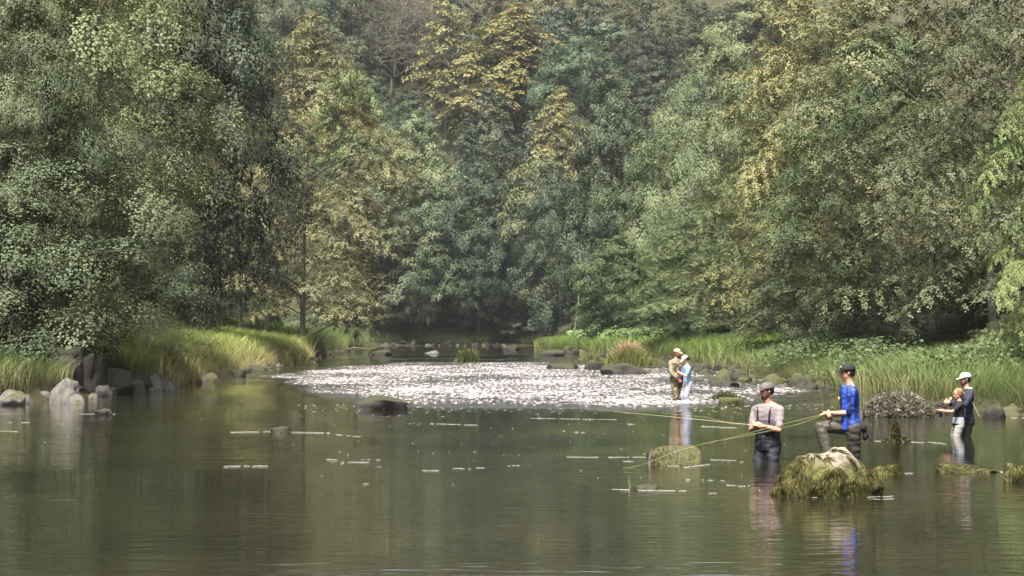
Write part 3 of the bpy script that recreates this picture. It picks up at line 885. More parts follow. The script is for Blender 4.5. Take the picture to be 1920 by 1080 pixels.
# right shore rocks: a jumble along the waterline
rnd = random.Random(17)
k = 0
prot = [rock_mesh('shore_rock', 1, .5, .8, 90 + i, 3, .35) for i in range(6)]
for m in prot: m.materials.append(M_ROCKD)
protg = [rock_mesh('bar_stone', 1, .5, .8, 100 + i, 2, .35) for i in range(4)]
for m in protg: m.materials.append(M_ROCKG)
def small_rock(name, me, X, D, w, label, group, up=0, mat=None):
    o = bpy.data.objects.new(name, me[k % len(me)]); COL.objects.link(o)
    o.location = (X, D, max(float(zw(D)) - .02, float(ground(X, D))) + up); o.rotation_euler = (rnd.uniform(-.2, .2), rnd.uniform(-.2, .2), rnd.uniform(0, 6.28))
    o.scale = (w, w * rnd.uniform(.7, 1.1), w * rnd.uniform(.6, 1.1))
    if mat: o.material_slots[0].link = 'OBJECT'; o.material_slots[0].material = mat
    tag(o, label, 'rock', group)
for i in range(75):
    D = rnd.uniform(66, 112); X = float(xR(D)) + rnd.uniform(-1.1, .5) - (.6 if 78 < D < 98 else 0)
    k += 1; small_rock('shore_rock', prot, X, D, rnd.uniform(.3, 1.0), 'dark wet rock in the jumble along the right shore behind the anglers', 'rocks along the right shore', mat=rnd.choice([None, None, M_ROCKM]))
for i in range(30):
    D = rnd.uniform(112, 185); X = float(xR(D)) + rnd.uniform(-1.0, .4)
    k += 1; small_rock('shore_rock', prot, X, D, rnd.uniform(.5, 1.2), 'dark rock at the edge of the grassy point on the right', 'rocks below the grassy point', mat=rnd.choice([None, M_ROCKM]))
for i in range(46):
    D = 305.3 + rnd.uniform(-1.6, .8); X = rnd.uniform(-20.5, 1)
    k += 1; small_rock('bar_stone', protg, X, D, rnd.uniform(.3, 1.0), 'grey stone in the line below the far grass bar', 'grey stones of the far bar', mat=rnd.choice([None, M_ROCK, M_ROCKD]))
for i in range(40):
    D = rnd.uniform(76, 190); X = float(xL(D)) + rnd.uniform(-.3, .7)
    k += 1; small_rock('shore_rock', prot, X, D, rnd.uniform(.3, .8), 'dark stone at the water edge below the left bank grass', 'stones below the left bank grass', mat=rnd.choice([None, M_ROCK]))
for i in range(26):
    D = rnd.uniform(50, 72); X = float(xL(D)) + rnd.uniform(-.8, .35)
    k += 1; small_rock('shore_rock', prot, X, D, rnd.uniform(.2, .5), 'small grey stone between the boulders of the left shore', 'small stones of the left shore', mat=M_ROCKG)
for i in range(16):
    D = rnd.uniform(44, 52); X = float(xR(D)) + rnd.uniform(-.3, .6)
    k += 1; small_rock('shore_rock', prot, X, D, rnd.uniform(.2, .45), 'small stone on the near right shore beside the white capped adult', 'small stones of the near right shore', mat=M_ROCK)

# ------------------------------------------------------------------ the big mossy boulder with hanging water weed
def strands(parent, surf, n, L, seed, cols, wd=.012, name='water_weed', top=None):
    """thin ribbons that follow a rock surface downwards; surf = list of (co, normal)"""
    rs = np.random.RandomState(seed)
    V, F, C = [], [], []
    from mathutils.bvhtree import BVHTree
    bvh = BVHTree.FromPolygons([v.co for v in surf.vertices], [tuple(p.vertices) for p in surf.polygons])
    vs = [v for v in surf.vertices if v.co.z > -.05]
    for k in range(n):
        v = vs[rs.randint(len(vs))]
        p = v.co.copy(); nn = v.normal.copy()
        if top and not top(p): continue
        c = np.array(cols[rs.randint(len(cols))]) * rs.uniform(.5, 1.5) * (1 + .8 * noise.noise(p * 7))
        wv = noise.noise_vector(p * 3.5); drift = Vector((rs.normal(0, .5) + wv.x * 3, rs.normal(0, .5) + wv.y * 3, 0))
        w = wd * rs.uniform(.6, 1.5); steps = 5; l = L * rs.uniform(.5, 1.3) / steps
        base = len(V)
        for i in range(steps + 1):
            g = Vector((0, 0, -1)) + drift * .5 + Vector((p.x, p.y, 0)) * .35
            t = (g - nn * g.dot(nn)); 
            if t.length < 1e-3: t = Vector((rs.normal(), rs.normal(), 0))
            t.normalize(); side = t.cross(nn).normalized()
            lift = .003 + .007 * math.sin(i / steps * 3.1) * rs.uniform(.5, 1.8)
            q = p + nn * lift; ww = w * (1 - .75 * i / steps)
            V += [q - side * ww, q + side * ww]; 
            sh = c * (1.1 - .3 * i / steps); C += [sh, sh]
            if i: F.append((base + 2 * i - 2, base + 2 * i - 1, base + 2 * i + 1, base + 2 * i))
            p = p + t * l
            loc, nr, _, _ = bvh.find_nearest(p)
            if loc is not None: p, nn = loc, nr
            if p.z < -.03: 
                p = p + Vector((0, 0, 0)); 
    m = fast_mesh(name, [tuple(v) for v in V], F); cattr(m, C)
    o = link(name, m, M_WEED, parent); o['kind'] = 'stuff'
    return o
WEEDC = [(.062, .062, .022), (.04, .04, .016), (.115, .11, .038), (.07, .074, .026), (.03, .028, .014), (.085, .07, .035), (.045, .04, .02), (.02, .02, .01)]
def big_boulder():
    p = on_water(1560, 932); s = FPX / p.y
    bm = bmesh.new(); bmesh.ops.create_icosphere(bm, subdivisions=6, radius=1)
    # silhouette from left to right: half width, height at x
    px = [-1, -.86, -.67, -.49, -.3, -.11, .03, .17, .36, .5, .68, .87, .97, 1]
    pz = [.05, .37, .6, .85, .89, .87, .94, 1, .94, .76, .56, .38, .15, .05]
    for v in bm.verts:
        c = v.co
        hz = float(np.interp(c.x, px, pz))
        rr = math.sqrt(max(1e-6, 1 - c.x * c.x))
        n = noise.fractal(c * 1.8 + Vector((4, 9, 2)), 1, 2, 6)
        n2 = noise.fractal(c * 5 + Vector((1, 3, 8)), 1, 2, 4)
        zz = (c.z / rr if rr > .02 else 0)
        z = hz * (abs(zz) ** .62) * (1 if zz > 0 else -1)
        f = 1 + .10 * n + .03 * n2
        v.co = Vector((c.x * .625 * f, c.y * .50 * (1 + .15 * n), z * .53 * (1 + .10 * n + .05 * n2)))
    m = bpy.data.meshes.new('boulder'); bm.to_mesh(m); bm.free()
    m.polygons.foreach_set('use_smooth', [True] * len(m.polygons))
    e = empty('boulder', (p.x, p.y + .42, 0))
    t = NT('boulder_rock')
    n1 = t.noise(5, 8, .65); n2 = t.noise(18, 5, .6); n3 = t.noise(2.2, 4)
    c = t.ramp(n1.outputs[0], [(.3, (.10, .088, .074)), (.7, (.24, .21, .175))]).outputs[0]
    geo = t.n('ShaderNodeNewGeometry'); sx = t.n('ShaderNodeSeparateXYZ'); t.l(geo.outputs['Position'], sx.inputs[0])
    f = t.math('ADD', sx.outputs[2], t.math('MULTIPLY', n3.outputs[0], .25))
    f = t.ramp(f, [(.45, (1, 1, 1)), (.56, (0, 0, 0))]).outputs[0]
    mc = t.ramp(n2.outputs[0], [(.35, (.03, .032, .012)), (.65, (.10, .10, .03))]).outputs[0]
    c = t.mix(f, c, mc)
    t.bsdf(c, .9, t.bump(n2.outputs[0], .6, .02), .2)
    link('rock', m, t.m, e)
    strands(e, m, 13000, .11, 5, WEEDC, .0048, 'water_weed', top=lambda q: q.z < .36 + .30 * noise.noise(q * 5) - .10 * (abs(q.x - .05) < .25) or noise.noise(q * 9) > .28 or q.x < -.3 or q.x > .34)
    tag(e, 'big humped boulder with a bare pale top and hanging moss and weed', 'boulder')
big_boulder()
for o, n, L in [(bpy.data.objects['boulder'], 0, 0)]: pass
def weedy(label_part, n, L, wd, cols=WEEDC, top=None):
    for o in list(COL.objects):
        if o.get('label') and label_part in o['label'] and o.type == 'MESH':
            o2 = strands(o, o.data, n, L, hash(label_part) % 1000 if False else len(label_part) * 7, cols, wd, 'moss', top)
weedy('fly line across it', 1800, .06, .0045, top=lambda q: q.x < .05)
weedy('just right of the big mossy', 1500, .10, .005)
weedy('long flat weedy rock', 1700, .09, .006)
weedy('small hairy weed', 2200, .13, .006)

# ------------------------------------------------------------------ dry weed mound, stump, driftwood, sprout
def stick_pile(name, x0, x1, yt, yb, n, seed, cols, label, cat, wd=.012, leafy=.5, D=None):
    rs = np.random.RandomState(seed)
    xc = (x0 + x1) / 2; p = on_water(xc, yb) if D is None else at(xc, yb, D); s = FPX / p.y
    w, h = (x1 - x0) / s, (yb - yt) / s
    e = empty(name, (p.x, p.y + w * .22, p.z))
    core = rock_mesh('core', w * .88, h * .80, w * .45, seed, 4, .25)
    link('mound', core, M_EARTH, e)
    V, F, C = [], [], []
    for k in range(n):
        a = rs.uniform(0, 6.28); el = math.asin(rs.uniform(0, 1))
        d = np.array([math.cos(a) * math.cos(el), math.sin(a) * math.cos(el), math.sin(el)])
        c = d * np.array([w * .47, w * .23, h * .9]) * rs.uniform(.9, 1.08)
        L = rs.uniform(.04, .16) * (h / .5 + .4) * min(1, w * 1.2 + .1)
        t = rs.normal(0, 1, 3) * np.array([1, 1, .7]) + d * .4; t /= np.linalg.norm(t)
        sd = np.cross(t, rs.normal(0, 1, 3)); sd /= np.linalg.norm(sd)
        ww = wd * (rs.uniform(1.5, 3.2) if rs.uniform() < leafy else rs.uniform(.3, .7))
        b = len(V); V += [c - t * L / 2, c + sd * ww, c + t * L / 2, c - sd * ww]; F.append((b, b + 1, b + 2, b + 3))
        cc = np.array(cols[rs.randint(len(cols))]) * rs.uniform(.6, 1.4); C += [cc] * 4
    m = fast_mesh('litter', V, F); cattr(m, C); o = link('dry_weeds', m, M_WEED, e); o['kind'] = 'stuff'
    tag(e, label, cat)
DRY = [(.20, .18, .155), (.15, .13, .11), (.09, .08, .065), (.26, .235, .20), (.12, .125, .07), (.05, .045, .04)]
stick_pile('weed_mound', 1622, 1756, 735, 782, 16000, 3, DRY, 'large mound of dry grey weeds between the blue shirted angler and the child', 'weed mound', .009, .2)
stick_pile('weed_mound', 1752, 1800, 748, 775, 1800, 4, DRY, 'small pile of dry weeds behind the child, joined to the large mound', 'weed mound', .009, .2)
stick_pile('tree_stump', 1671, 1690, 785, 829, 1200, 6, WEEDC, 'narrow upright mossy stump standing in the water right of the blue shirted angler', 'stump', .008)
stick_pile('mossy_stone', 1655, 1712, 818, 829, 500, 7, WEEDC, 'flat mossy stone at the foot of the narrow stump', 'rock', .008)
for i, (pts, D, r, lab) in enumerate([
    ([(632, 634), (645, 646), (655, 655), (662, 660)], 200, .10, 'forked dead branch sticking up at the left of the upper pool'),
    ([(640, 657), (665, 652), (695, 655), (712, 650)], 196, .09, 'driftwood log lying at the left of the upper pool')]):
    W = [at(x, y, D) for x, y in pts]
    V, F = tube_np([tuple(p) for p in W], np.linspace(r, r * .4, len(W)), 6)
    tag(link('driftwood', fast_mesh('driftwood', V, F), M_BARK), lab, 'driftwood')
e0 = on_water(1180, 918)
def sprout():
    e = empty('reed_sprout', e0); s = FPX / e0.y
    for i, (dx, h) in enumerate([(-.02, .16), (.015, .10), (.06, .08), (0, .20)]):
        P = [(dx * t * t, 0, h * t) for t in np.linspace(0, 1, 5)]
        V, F = tube_np(P, np.linspace(.006, .002, 5), 4)
        m = fast_mesh('stalk', V, F); cattr(m, [(.16, .17, .07)] * len(V)); link('stalk', m, M_WEED, e)
    tag(e, 'thin forked reed sprout rising alone from the near water', 'plant')
sprout()

# ------------------------------------------------------------------ grass and herbs
def blades(name, X, D, H, W, base, tip, label, seed, clump=.08, bendk=.35, z=None, transl=None):
    rs = np.random.RandomState(seed); n = len(X)
    Z = np.maximum(ground(X, D), zw(np.minimum(D, 300)) - .05) if z is None else z
    a = rs.uniform(0, 6.28, n); ca, sa = np.cos(a), np.sin(a)
    lean = rs.normal(0, bendk, (n, 2)) * H[:, None] + clump * np.stack([np.sin(X * 2 + D), np.cos(D * 1.7 - X)], 1) * .3 * H[:, None]
    P0 = np.stack([X, D, Z - .05], 1)
    P1 = P0 + np.stack([lean[:, 0] * .3, lean[:, 1] * .3, H * .6], 1)
    P2 = P0 + np.stack([lean[:, 0], lean[:, 1], H], 1)
    sd = np.stack([ca, sa, 0 * ca], 1) * W[:, None]
    V = np.stack([P0 - sd, P0 + sd, P1 + sd * .8, P1 - sd * .8, P2 + sd * .12, P2 - sd * .12], 1).reshape(-1, 3)
    i = np.arange(n)[:, None] * 6
    F = np.concatenate([i + np.array([0, 1, 2, 3]), i + np.array([3, 2, 4, 5])])
    m = fast_mesh(name, V, F)
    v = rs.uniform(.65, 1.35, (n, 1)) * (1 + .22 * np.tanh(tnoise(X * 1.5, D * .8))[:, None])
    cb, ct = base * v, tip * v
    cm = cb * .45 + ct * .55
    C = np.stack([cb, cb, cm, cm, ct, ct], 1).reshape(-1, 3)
    cattr(m, C); o = link(name, m, M_BLADE); tag(o, label, 'grass', kind='stuff'); return o
def scatter(n, Da, Db, side, d0, d1, seed, pw=1.0):
    rs = np.random.RandomState(seed)
    D = (rs.uniform(Da ** .4, Db ** .4, n)) ** 2.5
    off = d0 + (d1 - d0) * rs.uniform(0, 1, n) ** pw
    X = xL(D) - off if side < 0 else xR(D) + off
    return X, D, off, rs
def lerpc(a, b, t): return np.array(a)[None] * (1 - t[:, None]) + np.array(b)[None] * t[:, None]
# left edge clump
X, D, off, rs = scatter(9000, 52, 60, -1, .5, 4.5, 1)
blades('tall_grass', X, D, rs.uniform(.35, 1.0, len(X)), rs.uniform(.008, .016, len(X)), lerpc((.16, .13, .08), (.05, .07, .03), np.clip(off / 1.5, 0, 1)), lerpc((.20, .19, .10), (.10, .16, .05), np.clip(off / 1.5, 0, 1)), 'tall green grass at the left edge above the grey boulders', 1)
# bright grass left bank
X, D, off, rs = scatter(42000, 74, 150, -1, .0, 7.5, 2)
br = smooth(tnoise(X, D) + (D - 95) / 25, -1, 2)
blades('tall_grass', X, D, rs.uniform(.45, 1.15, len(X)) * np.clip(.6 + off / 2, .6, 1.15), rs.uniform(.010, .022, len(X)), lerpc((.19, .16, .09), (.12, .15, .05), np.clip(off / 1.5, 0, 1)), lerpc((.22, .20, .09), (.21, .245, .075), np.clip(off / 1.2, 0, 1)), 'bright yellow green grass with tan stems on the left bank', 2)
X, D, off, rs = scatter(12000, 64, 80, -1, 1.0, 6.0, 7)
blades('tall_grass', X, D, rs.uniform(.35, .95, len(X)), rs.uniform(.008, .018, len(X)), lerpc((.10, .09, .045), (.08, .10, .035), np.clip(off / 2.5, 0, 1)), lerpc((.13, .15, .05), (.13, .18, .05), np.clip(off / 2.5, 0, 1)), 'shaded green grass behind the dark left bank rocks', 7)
X, D, off, rs = scatter(22000, 150, 290, -1, .2, 8, 3)
blades('tall_grass', X, D, rs.uniform(.8, 1.9, len(X)), rs.uniform(.02, .045, len(X)), lerpc((.12, .11, .06), (.09, .12, .04), np.clip(off / 3, 0, 1)), lerpc((.13, .17, .06), (.14, .20, .06), np.clip(off / 3, 0, 1)), 'green grass along the left side of the upper pool', 3)
# far bar
rs = np.random.RandomState(4); n = 20000
X = rs.uniform(-24, 7, n); off = rs.uniform(0.8, 13, n); D = 305 + off
blades('tall_grass', X, D, rs.uniform(.5, 1.3, n) * (.6 + off / 9), rs.uniform(.03, .06, n), lerpc((.13, .12, .06), (.10, .13, .04), off / 8), lerpc((.14, .17, .06), (.16, .22, .06), off / 8), 'pale green grass on the bar across the head of the pool', 4)
# grassy point right, far
X, D, off, rs = scatter(30000, 100, 235, 1, .3, 9, 5)
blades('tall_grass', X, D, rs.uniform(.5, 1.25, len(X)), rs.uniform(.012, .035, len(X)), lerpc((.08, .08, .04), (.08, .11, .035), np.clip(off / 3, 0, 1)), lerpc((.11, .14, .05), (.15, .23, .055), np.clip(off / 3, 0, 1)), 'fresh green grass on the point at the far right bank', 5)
X, D, off, rs = scatter(54000, 40, 104, 1, .2, 9.5, 6)
tan = np.clip(1 - off / 1.1, 0, 1) * .5
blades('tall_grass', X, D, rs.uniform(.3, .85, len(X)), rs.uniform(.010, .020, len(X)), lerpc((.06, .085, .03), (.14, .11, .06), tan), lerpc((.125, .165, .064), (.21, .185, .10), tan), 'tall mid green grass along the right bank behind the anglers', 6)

def herbs(name, X, D, size, up, cols, label, seed, hexa=True, dens=6, z=None):
    """broad leaves held on hidden stalks"""
    rs = np.random.RandomState(seed); n = len(X)
    Z = np.maximum(ground(X, D), zw(np.minimum(D, 300))) if z is None else z
    P = np.stack([X, D, Z + up], 1)
    N = rs.normal(0, .35, (n, 3)) + np.array([0, -.3, 1]); N /= np.linalg.norm(N, axis=1)[:, None]
    A = np.cross(N, rs.normal(0, 1, (n, 3))); A /= np.linalg.norm(A, axis=1)[:, None]; B = np.cross(N, A)
    s = size[:, None]
    ang = [0, 1.0, 2.1, 3.14, 4.2, 5.3]; V = []
    for k, a in enumerate(ang):
        r = [1.15, .9, .8, .55, .8, .9][k]
        V.append(P + (A * math.cos(a) + B * math.sin(a)) * s * r - N * s * (.25 if k % 3 else .05))
    V = np.stack(V, 1).reshape(-1, 3)
    i = np.arange(n)[:, None] * 6
    F = np.concatenate([i + np.array([0, 1, 2, 3]), i + np.array([0, 3, 4, 5])])
    m = fast_mesh(name, V, F)
    C = np.array(cols)[rs.randint(0, len(cols), n)] * rs.uniform(.6, 1.4, (n, 1))
    cattr(m, np.repeat(C, 6, 0)); o = link(name, m, M_WEED); tag(o, label, 'plants', kind='stuff'); return o
HG = [(.028, .040, .018), (.038, .052, .022), (.022, .032, .014), (.05, .064, .03)]
X, D, off, rs = scatter(7000, 140, 212, 1, 3, 9, 21)
herbs('butterbur', X, D, rs.uniform(.15, .38, len(X)), rs.uniform(.5, 1.5, len(X)), [(.08, .12, .045), (.06, .09, .034), (.10, .145, .058)], 'broad leaved butterbur spreading over the far right bank', 21)
X, D, off, rs = scatter(18000, 46, 112, 1, 4.5, 14, 22)
herbs('bank_herbs', X, D, rs.uniform(.03, .075, len(X)), rs.uniform(.1, .9, len(X)) * np.clip((off - 3) / 4, .4, 1), HG, 'mixed leafy herbs at the foot of the right bank trees', 22)
rs = np.random.RandomState(23); cl = [(x_, d_) for x_, d_ in ((13.3, 62), (14.6, 60), (12.2, 70), (16.2, 57), (13.6, 80), (12.0, 86))]
X = np.concatenate([rs.normal(c[0], .8, 500) for c in cl]); D = np.concatenate([rs.normal(c[1], .9, 500) for c in cl])
herbs('leafy_weeds', X, D, rs.uniform(.04, .10, len(X)), rs.uniform(.3, 1.1, len(X)), [(.055, .078, .034), (.045, .064, .028), (.08, .10, .05)], 'pale broad leaved weeds in clumps within the right bank grass', 23)
X, D, off, rs = scatter(12000, 56, 130, -1, 4, 12, 24)
herbs('bank_herbs', X, D, rs.uniform(.03, .08, len(X)), rs.uniform(.2, 1.4, len(X)), HG, 'mixed leafy herbs under the left bank trees', 24)

def tuft(x, ybase, wpx, hpx, n, bcol, tcol, label, seed, wd=.012, depth=.5, up=0.):
    p = on_water(x, ybase); s = FPX / p.y; rs = np.random.RandomState(seed)
    w, h = wpx / s, hpx / s
    X = rs.normal(0, w * .24, n); Y = rs.normal(0, w * .24 * depth, n) + w * .2
    H = h * rs.uniform(.45, 1.1, n) * np.exp(-(X / (w * .5)) ** 2)
    e = blades('grass_tuft', p.x + X, p.y + Y, H, np.full(n, wd) * rs.uniform(.5, 1.3, n), np.tile(np.array(bcol), (n, 1)), np.tile(np.array(tcol), (n, 1)), label, seed, bendk=.3, z=np.full(n, p.z + up))
    if 'kind' in e: del e['kind']
    e['category'] = 'grass'
    return e
tuft(1182, 694, 100, 38, 1500, (.10, .11, .04), (.13, .14, .05), 'low green herbs on the long dark rock in the riffle', 31, .02, up=.25)
tuft(1178, 690, 66, 42, 900, (.20, .15, .09), (.34, .22, .16), 'orange tinged seeding grass tuft on the long dark rock', 32, .018, up=.3)
tuft(876, 680, 42, 28, 900, (.09, .10, .04), (.14, .16, .06), 'round grass tuft growing in the water above the riffle', 33, .03)
tuft(1110, 682, 45, 16, 400, (.10, .11, .05), (.16, .17, .08), 'short mossy grass on the humped rock in the upper riffle', 34, .02, up=.2)
tuft(1362, 752, 55, 16, 500, (.07, .09, .03), (.11, .13, .05), 'short grass on the green mossy mound in the riffle', 35, .012, up=.1)
tuft(555, 684, 60, 34, 1200, (.16, .14, .07), (.19, .20, .07), 'yellowing grass tuft at the tip of the left bank', 36, .02)

# ------------------------------------------------------------------ froth and painted glint lines on the pool
def foam_glint():
    rs = np.random.RandomState(9)
    V, F = [], []
    def blob(x, y, wpx, k=1.0, hh=.005):
        p = on_water(x, y); s = FPX / p.y; w = wpx / s; dd = max(.03, w * rs.uniform(.10, .22)) * k
        n = 8; b = len(V); ph = rs.uniform(0, 6.28)
        V.append((p.x, p.y, p.z + hh))
        for i in range(n):
            a = i / n * 6.283
            r = 1 + .25 * math.sin(3 * a + ph)
            V.append((p.x + math.cos(a) * w * .5 * r, p.y + math.sin(a) * dd * .5 * r, p.z + .003))
        for i in range(n): F.append((b, b + 1 + i, b + 1 + (i + 1) % n))
    def line(x0, x1, y0, y1=None, th=1.0, gap=.15, bow=0):
        y1 = y0 if y1 is None else y1; x = x0
        while x < x1:
            w = rs.uniform(2.5, 10); t = (x - x0) / (x1 - x0)
            if rs.uniform() > gap:
                e = min(1, 6 * min(t, 1 - t) + .3)
                blob(x + w / 2, y0 + (y1 - y0) * t + bow * math.sin(t * 3.14) + rs.normal(0, .18), w * 1.25, th * e * .75)
            x += w * .8
    L = [(432, 508, 810, 809, .8), (540, 612, 810, 811, .9), (612, 672, 813, 819, .5), (420, 500, 874, 873, .8), (610, 640, 861, 862, .5), (640, 690, 866, 867, .8), (676, 712, 862, 862, .6),
         (752, 776, 794, 793, .6), (806, 895, 794, 797, .9), (992, 1155, 784, 787, 1.1), (1175, 1192, 795, 796, .5), (1062, 1120, 857, 857, 1.), (1140, 1214, 857, 857, 1.2), (1168, 1184, 865, 865, .8), (1195, 1212, 866, 866, .6),
         (1325, 1376, 862, 863, .9), (1380, 1394, 866, 866, .7), (1278, 1330, 876, 870, 1.0), (1245, 1275, 873, 874, .7), (1142, 1180, 917, 918, 1.), (1195, 1285, 919, 920, 1.0), (1314, 1380, 799, 802, .8), (1286, 1304, 899, 899, .6), (1315, 1350, 900, 901, .5),
         (1362, 1376, 909, 910, .6), (1383, 1402, 911, 911, .7), (1328, 1342, 924, 924, .6), (1450, 1500, 923, 931, .7), (1500, 1530, 932, 933, .5), (1625, 1672, 932, 930, .8), (1640, 1710, 887, 887, 1.), (1755, 1850, 880, 883, 1.3), (1850, 1880, 885, 884, .6),
         (1880, 1905, 894, 893, .6), (1634, 1676, 827, 826, .9), (1688, 1710, 828, 829, .7), (1710, 1730, 829, 830, .8), (1738, 1770, 829, 832, 1.), (150, 214, 776, 776, 1.), (16, 56, 792, 792, .7), (0, 32, 808, 809, .8),
         (848, 880, 878, 879, .8), (888, 912, 877, 877, .5), (930, 945, 876, 876, .6), (952, 972, 873, 873, .7), (780, 826, 882, 882, .4), (680, 695, 907, 907, .4), (700, 712, 875, 876, .5), (1890, 1920, 783, 783, .5), (1040, 1100, 806, 812, .2)]
    for a in L: line(a[0], a[1], a[2], a[3], a[4], .08 if a[4] > .7 else .4)
    for i in range(110):
        y = 765 + abs(rs.normal(0, 60)); x = rs.uniform(520, 1500) if rs.uniform() < .8 else rs.uniform(40, 1900)
        if y > 1060: continue
        blob(x, y, rs.uniform(1.0, 3.6), .8)
    for i in range(200):
        blob(rs.uniform(560, 1560), 758 + abs(rs.normal(0, 8)), rs.uniform(2, 9), 1)
    m = fast_mesh('foam_glint', V, F, 3)
    tag(link('foam_glint', m, M_FOAM_GLINT, smooth=True), 'thin white lines and flecks of froth and painted glint on the calm pool', kind='stuff')
foam_glint()

# ------------------------------------------------------------------ haze in the valley air
def haze():
    bm = bmesh.new(); bmesh.ops.create_cube(bm, size=1)
    for v in bm.verts: v.co = Vector((v.co.x * 8400, v.co.y * 8400, -6 if v.co.z < 0 else 190))
    m = bpy.data.meshes.new('haze'); bm.to_mesh(m); bm.free()
    mt = bpy.data.materials.new('haze'); mt.use_nodes = True; t = mt.node_tree; t.nodes.clear()
    o = t.nodes.new('ShaderNodeOutputMaterial'); v = t.nodes.new('ShaderNodeVolumePrincipled')
    v.inputs['Color'].default_value = (.82, .87, .95, 1); v.inputs['Density'].default_value = HAZE
    v.inputs['Anisotropy'].default_value = 0.0
    t.links.new(v.outputs[0], o.inputs['Volume'])
    tag(link('haze', m, mt), 'thin pale haze in the valley air', kind='stuff')
HAZE = .00007
haze()
# ------------------------------------------------------------------ people
def mat_plain(name, col, rough=.8, sc=40, amt=.25, bump=.3):
    t = NT(name); nz = t.noise(sc, 4, .6); n2 = t.noise(sc * .15, 3, .6)
    c = t.mix(amt, col, t.ramp(n2.outputs[0], [(.35, (.35, .35, .35)), (.65, (1.3, 1.3, 1.3))]).outputs[0], 'MULTIPLY')
    t.bsdf(c, rough, t.bump(t.math('ADD', nz.outputs[0], t.math('MULTIPLY', n2.outputs[0], 3)), bump, .006), .3)
    return t.m
M_SKIN = mat_plain('skin', (.42, .23, .16), .55, 60, .12, .1)
M_SKINR = mat_plain('ruddy_skin', (.45, .20, .14), .55, 60, .12, .1)
M_LIP = mat_plain('lips', (.30, .10, .08), .5)
M_EYE = mat_plain('eye', (.03, .02, .015), .3)
M_HAIRD = mat_plain('dark_hair', (.02, .015, .012), .6, 90, .5, .8)
M_HAIRL = mat_plain('light_brown_hair', (.19, .12, .065), .6, 90, .5, .8)
M_BEARD = mat_plain('beard', (.055, .025, .015), .8, 90, .5, .8)
M_TEE = mat_plain('mauve_grey_cotton', (.17, .15, .157), .9)
M_WADER = mat_plain('charcoal_navy_wader', (.012, .012, .020), .65)
M_BIB = mat_plain('grey_mauve_bib', (.075, .068, .085), .8)
M_BLACK = mat_plain('black_cloth', (.010, .010, .012), .8)
M_NAVY = mat_plain('navy_cloth', (.014, .018, .035), .8)
M_CAPG = mat_plain('grey_cap_cloth', (.085, .08, .08), .85, 60, .6)
M_CAPW = mat_plain('white_cap_cloth', (.50, .46, .41), .85)
M_CAPT = mat_plain('tan_cap_cloth', (.42, .25, .19), .85)
M_WGREY = mat_plain('grey_green_wader', (.052, .047, .038), .5)
M_WOLIVE = mat_plain('tan_jacket', (.155, .135, .10), .85)
M_WLAV = mat_plain('pale_lavender_wader', (.24, .245, .29), .8)
M_LBLUE = mat_plain('light_blue_tee', (.15, .235, .37), .85)
M_WHITE = mat_plain('pale_grey_wader', (.22, .21, .195), .7)
M_PATT = mat_plain('blue_white_cloth', (.26, .30, .38), .8, 30, .9)
M_METAL = mat_plain('dark_metal', (.03, .03, .035), .3)
M_CORK = mat_plain('cork', (.38, .26, .15), .8)
M_ROD = mat_plain('olive_rod', (.15, .15, .06), .35)
M_RODT = mat_plain('tan_rod', (.30, .26, .18), .35)
M_LINE = mat_plain('yellow_green_line', (.26, .27, .12), .5)
def camo():
    t = NT('camo_wader'); n1 = t.noise(9, 3, .6); n2 = t.noise(14, 3, .6, stretch=(1, 1.3, 1))
    c = t.ramp(n1.outputs[0], [(.44, (.05, .04, .025)), (.50, (.13, .10, .06)), (.58, (.20, .165, .10))]).outputs[0]
    c = t.mix(t.ramp(n2.outputs[0], [(.55, (0, 0, 0)), (.57, (1, 1, 1))]).outputs[0], c, (.035, .03, .02))
    t.bsdf(c, .85, None, .2); return t.m
M_CAMO = camo()
def jersey():
    t = NT('blue_jersey')
    co = t.n('ShaderNodeTexCoord').outputs['Object']
    sx = t.n('ShaderNodeSeparateXYZ'); t.l(co, sx.inputs[0])
    nz = t.noise(7, 3, .6, co)
    w = t.math('SINE', t.math('MULTIPLY_ADD', sx.outputs[0], 62., t.math('MULTIPLY', nz.outputs[0], 5.)))
    m = t.ramp(t.math('MULTIPLY_ADD', w, .5, .5), [(.35, (0, 0, 0)), (.6, (1, 1, 1))]).outputs[0]
    c = t.mix(m, (.008, .012, .06), (.014, .055, .42))
    n2 = t.noise(13, 3, .6, co)
    f = t.ramp(n2.outputs[0], [(.60, (0, 0, 0)), (.66, (1, 1, 1))]).outputs[0]
    c = t.mix(t.math('MULTIPLY', f, .6), c, (.06, .20, .60))
    t.bsdf(c, .6, t.bump(nz.outputs[0], .4, .01), .4); return t.m
M_JERSEY = jersey()

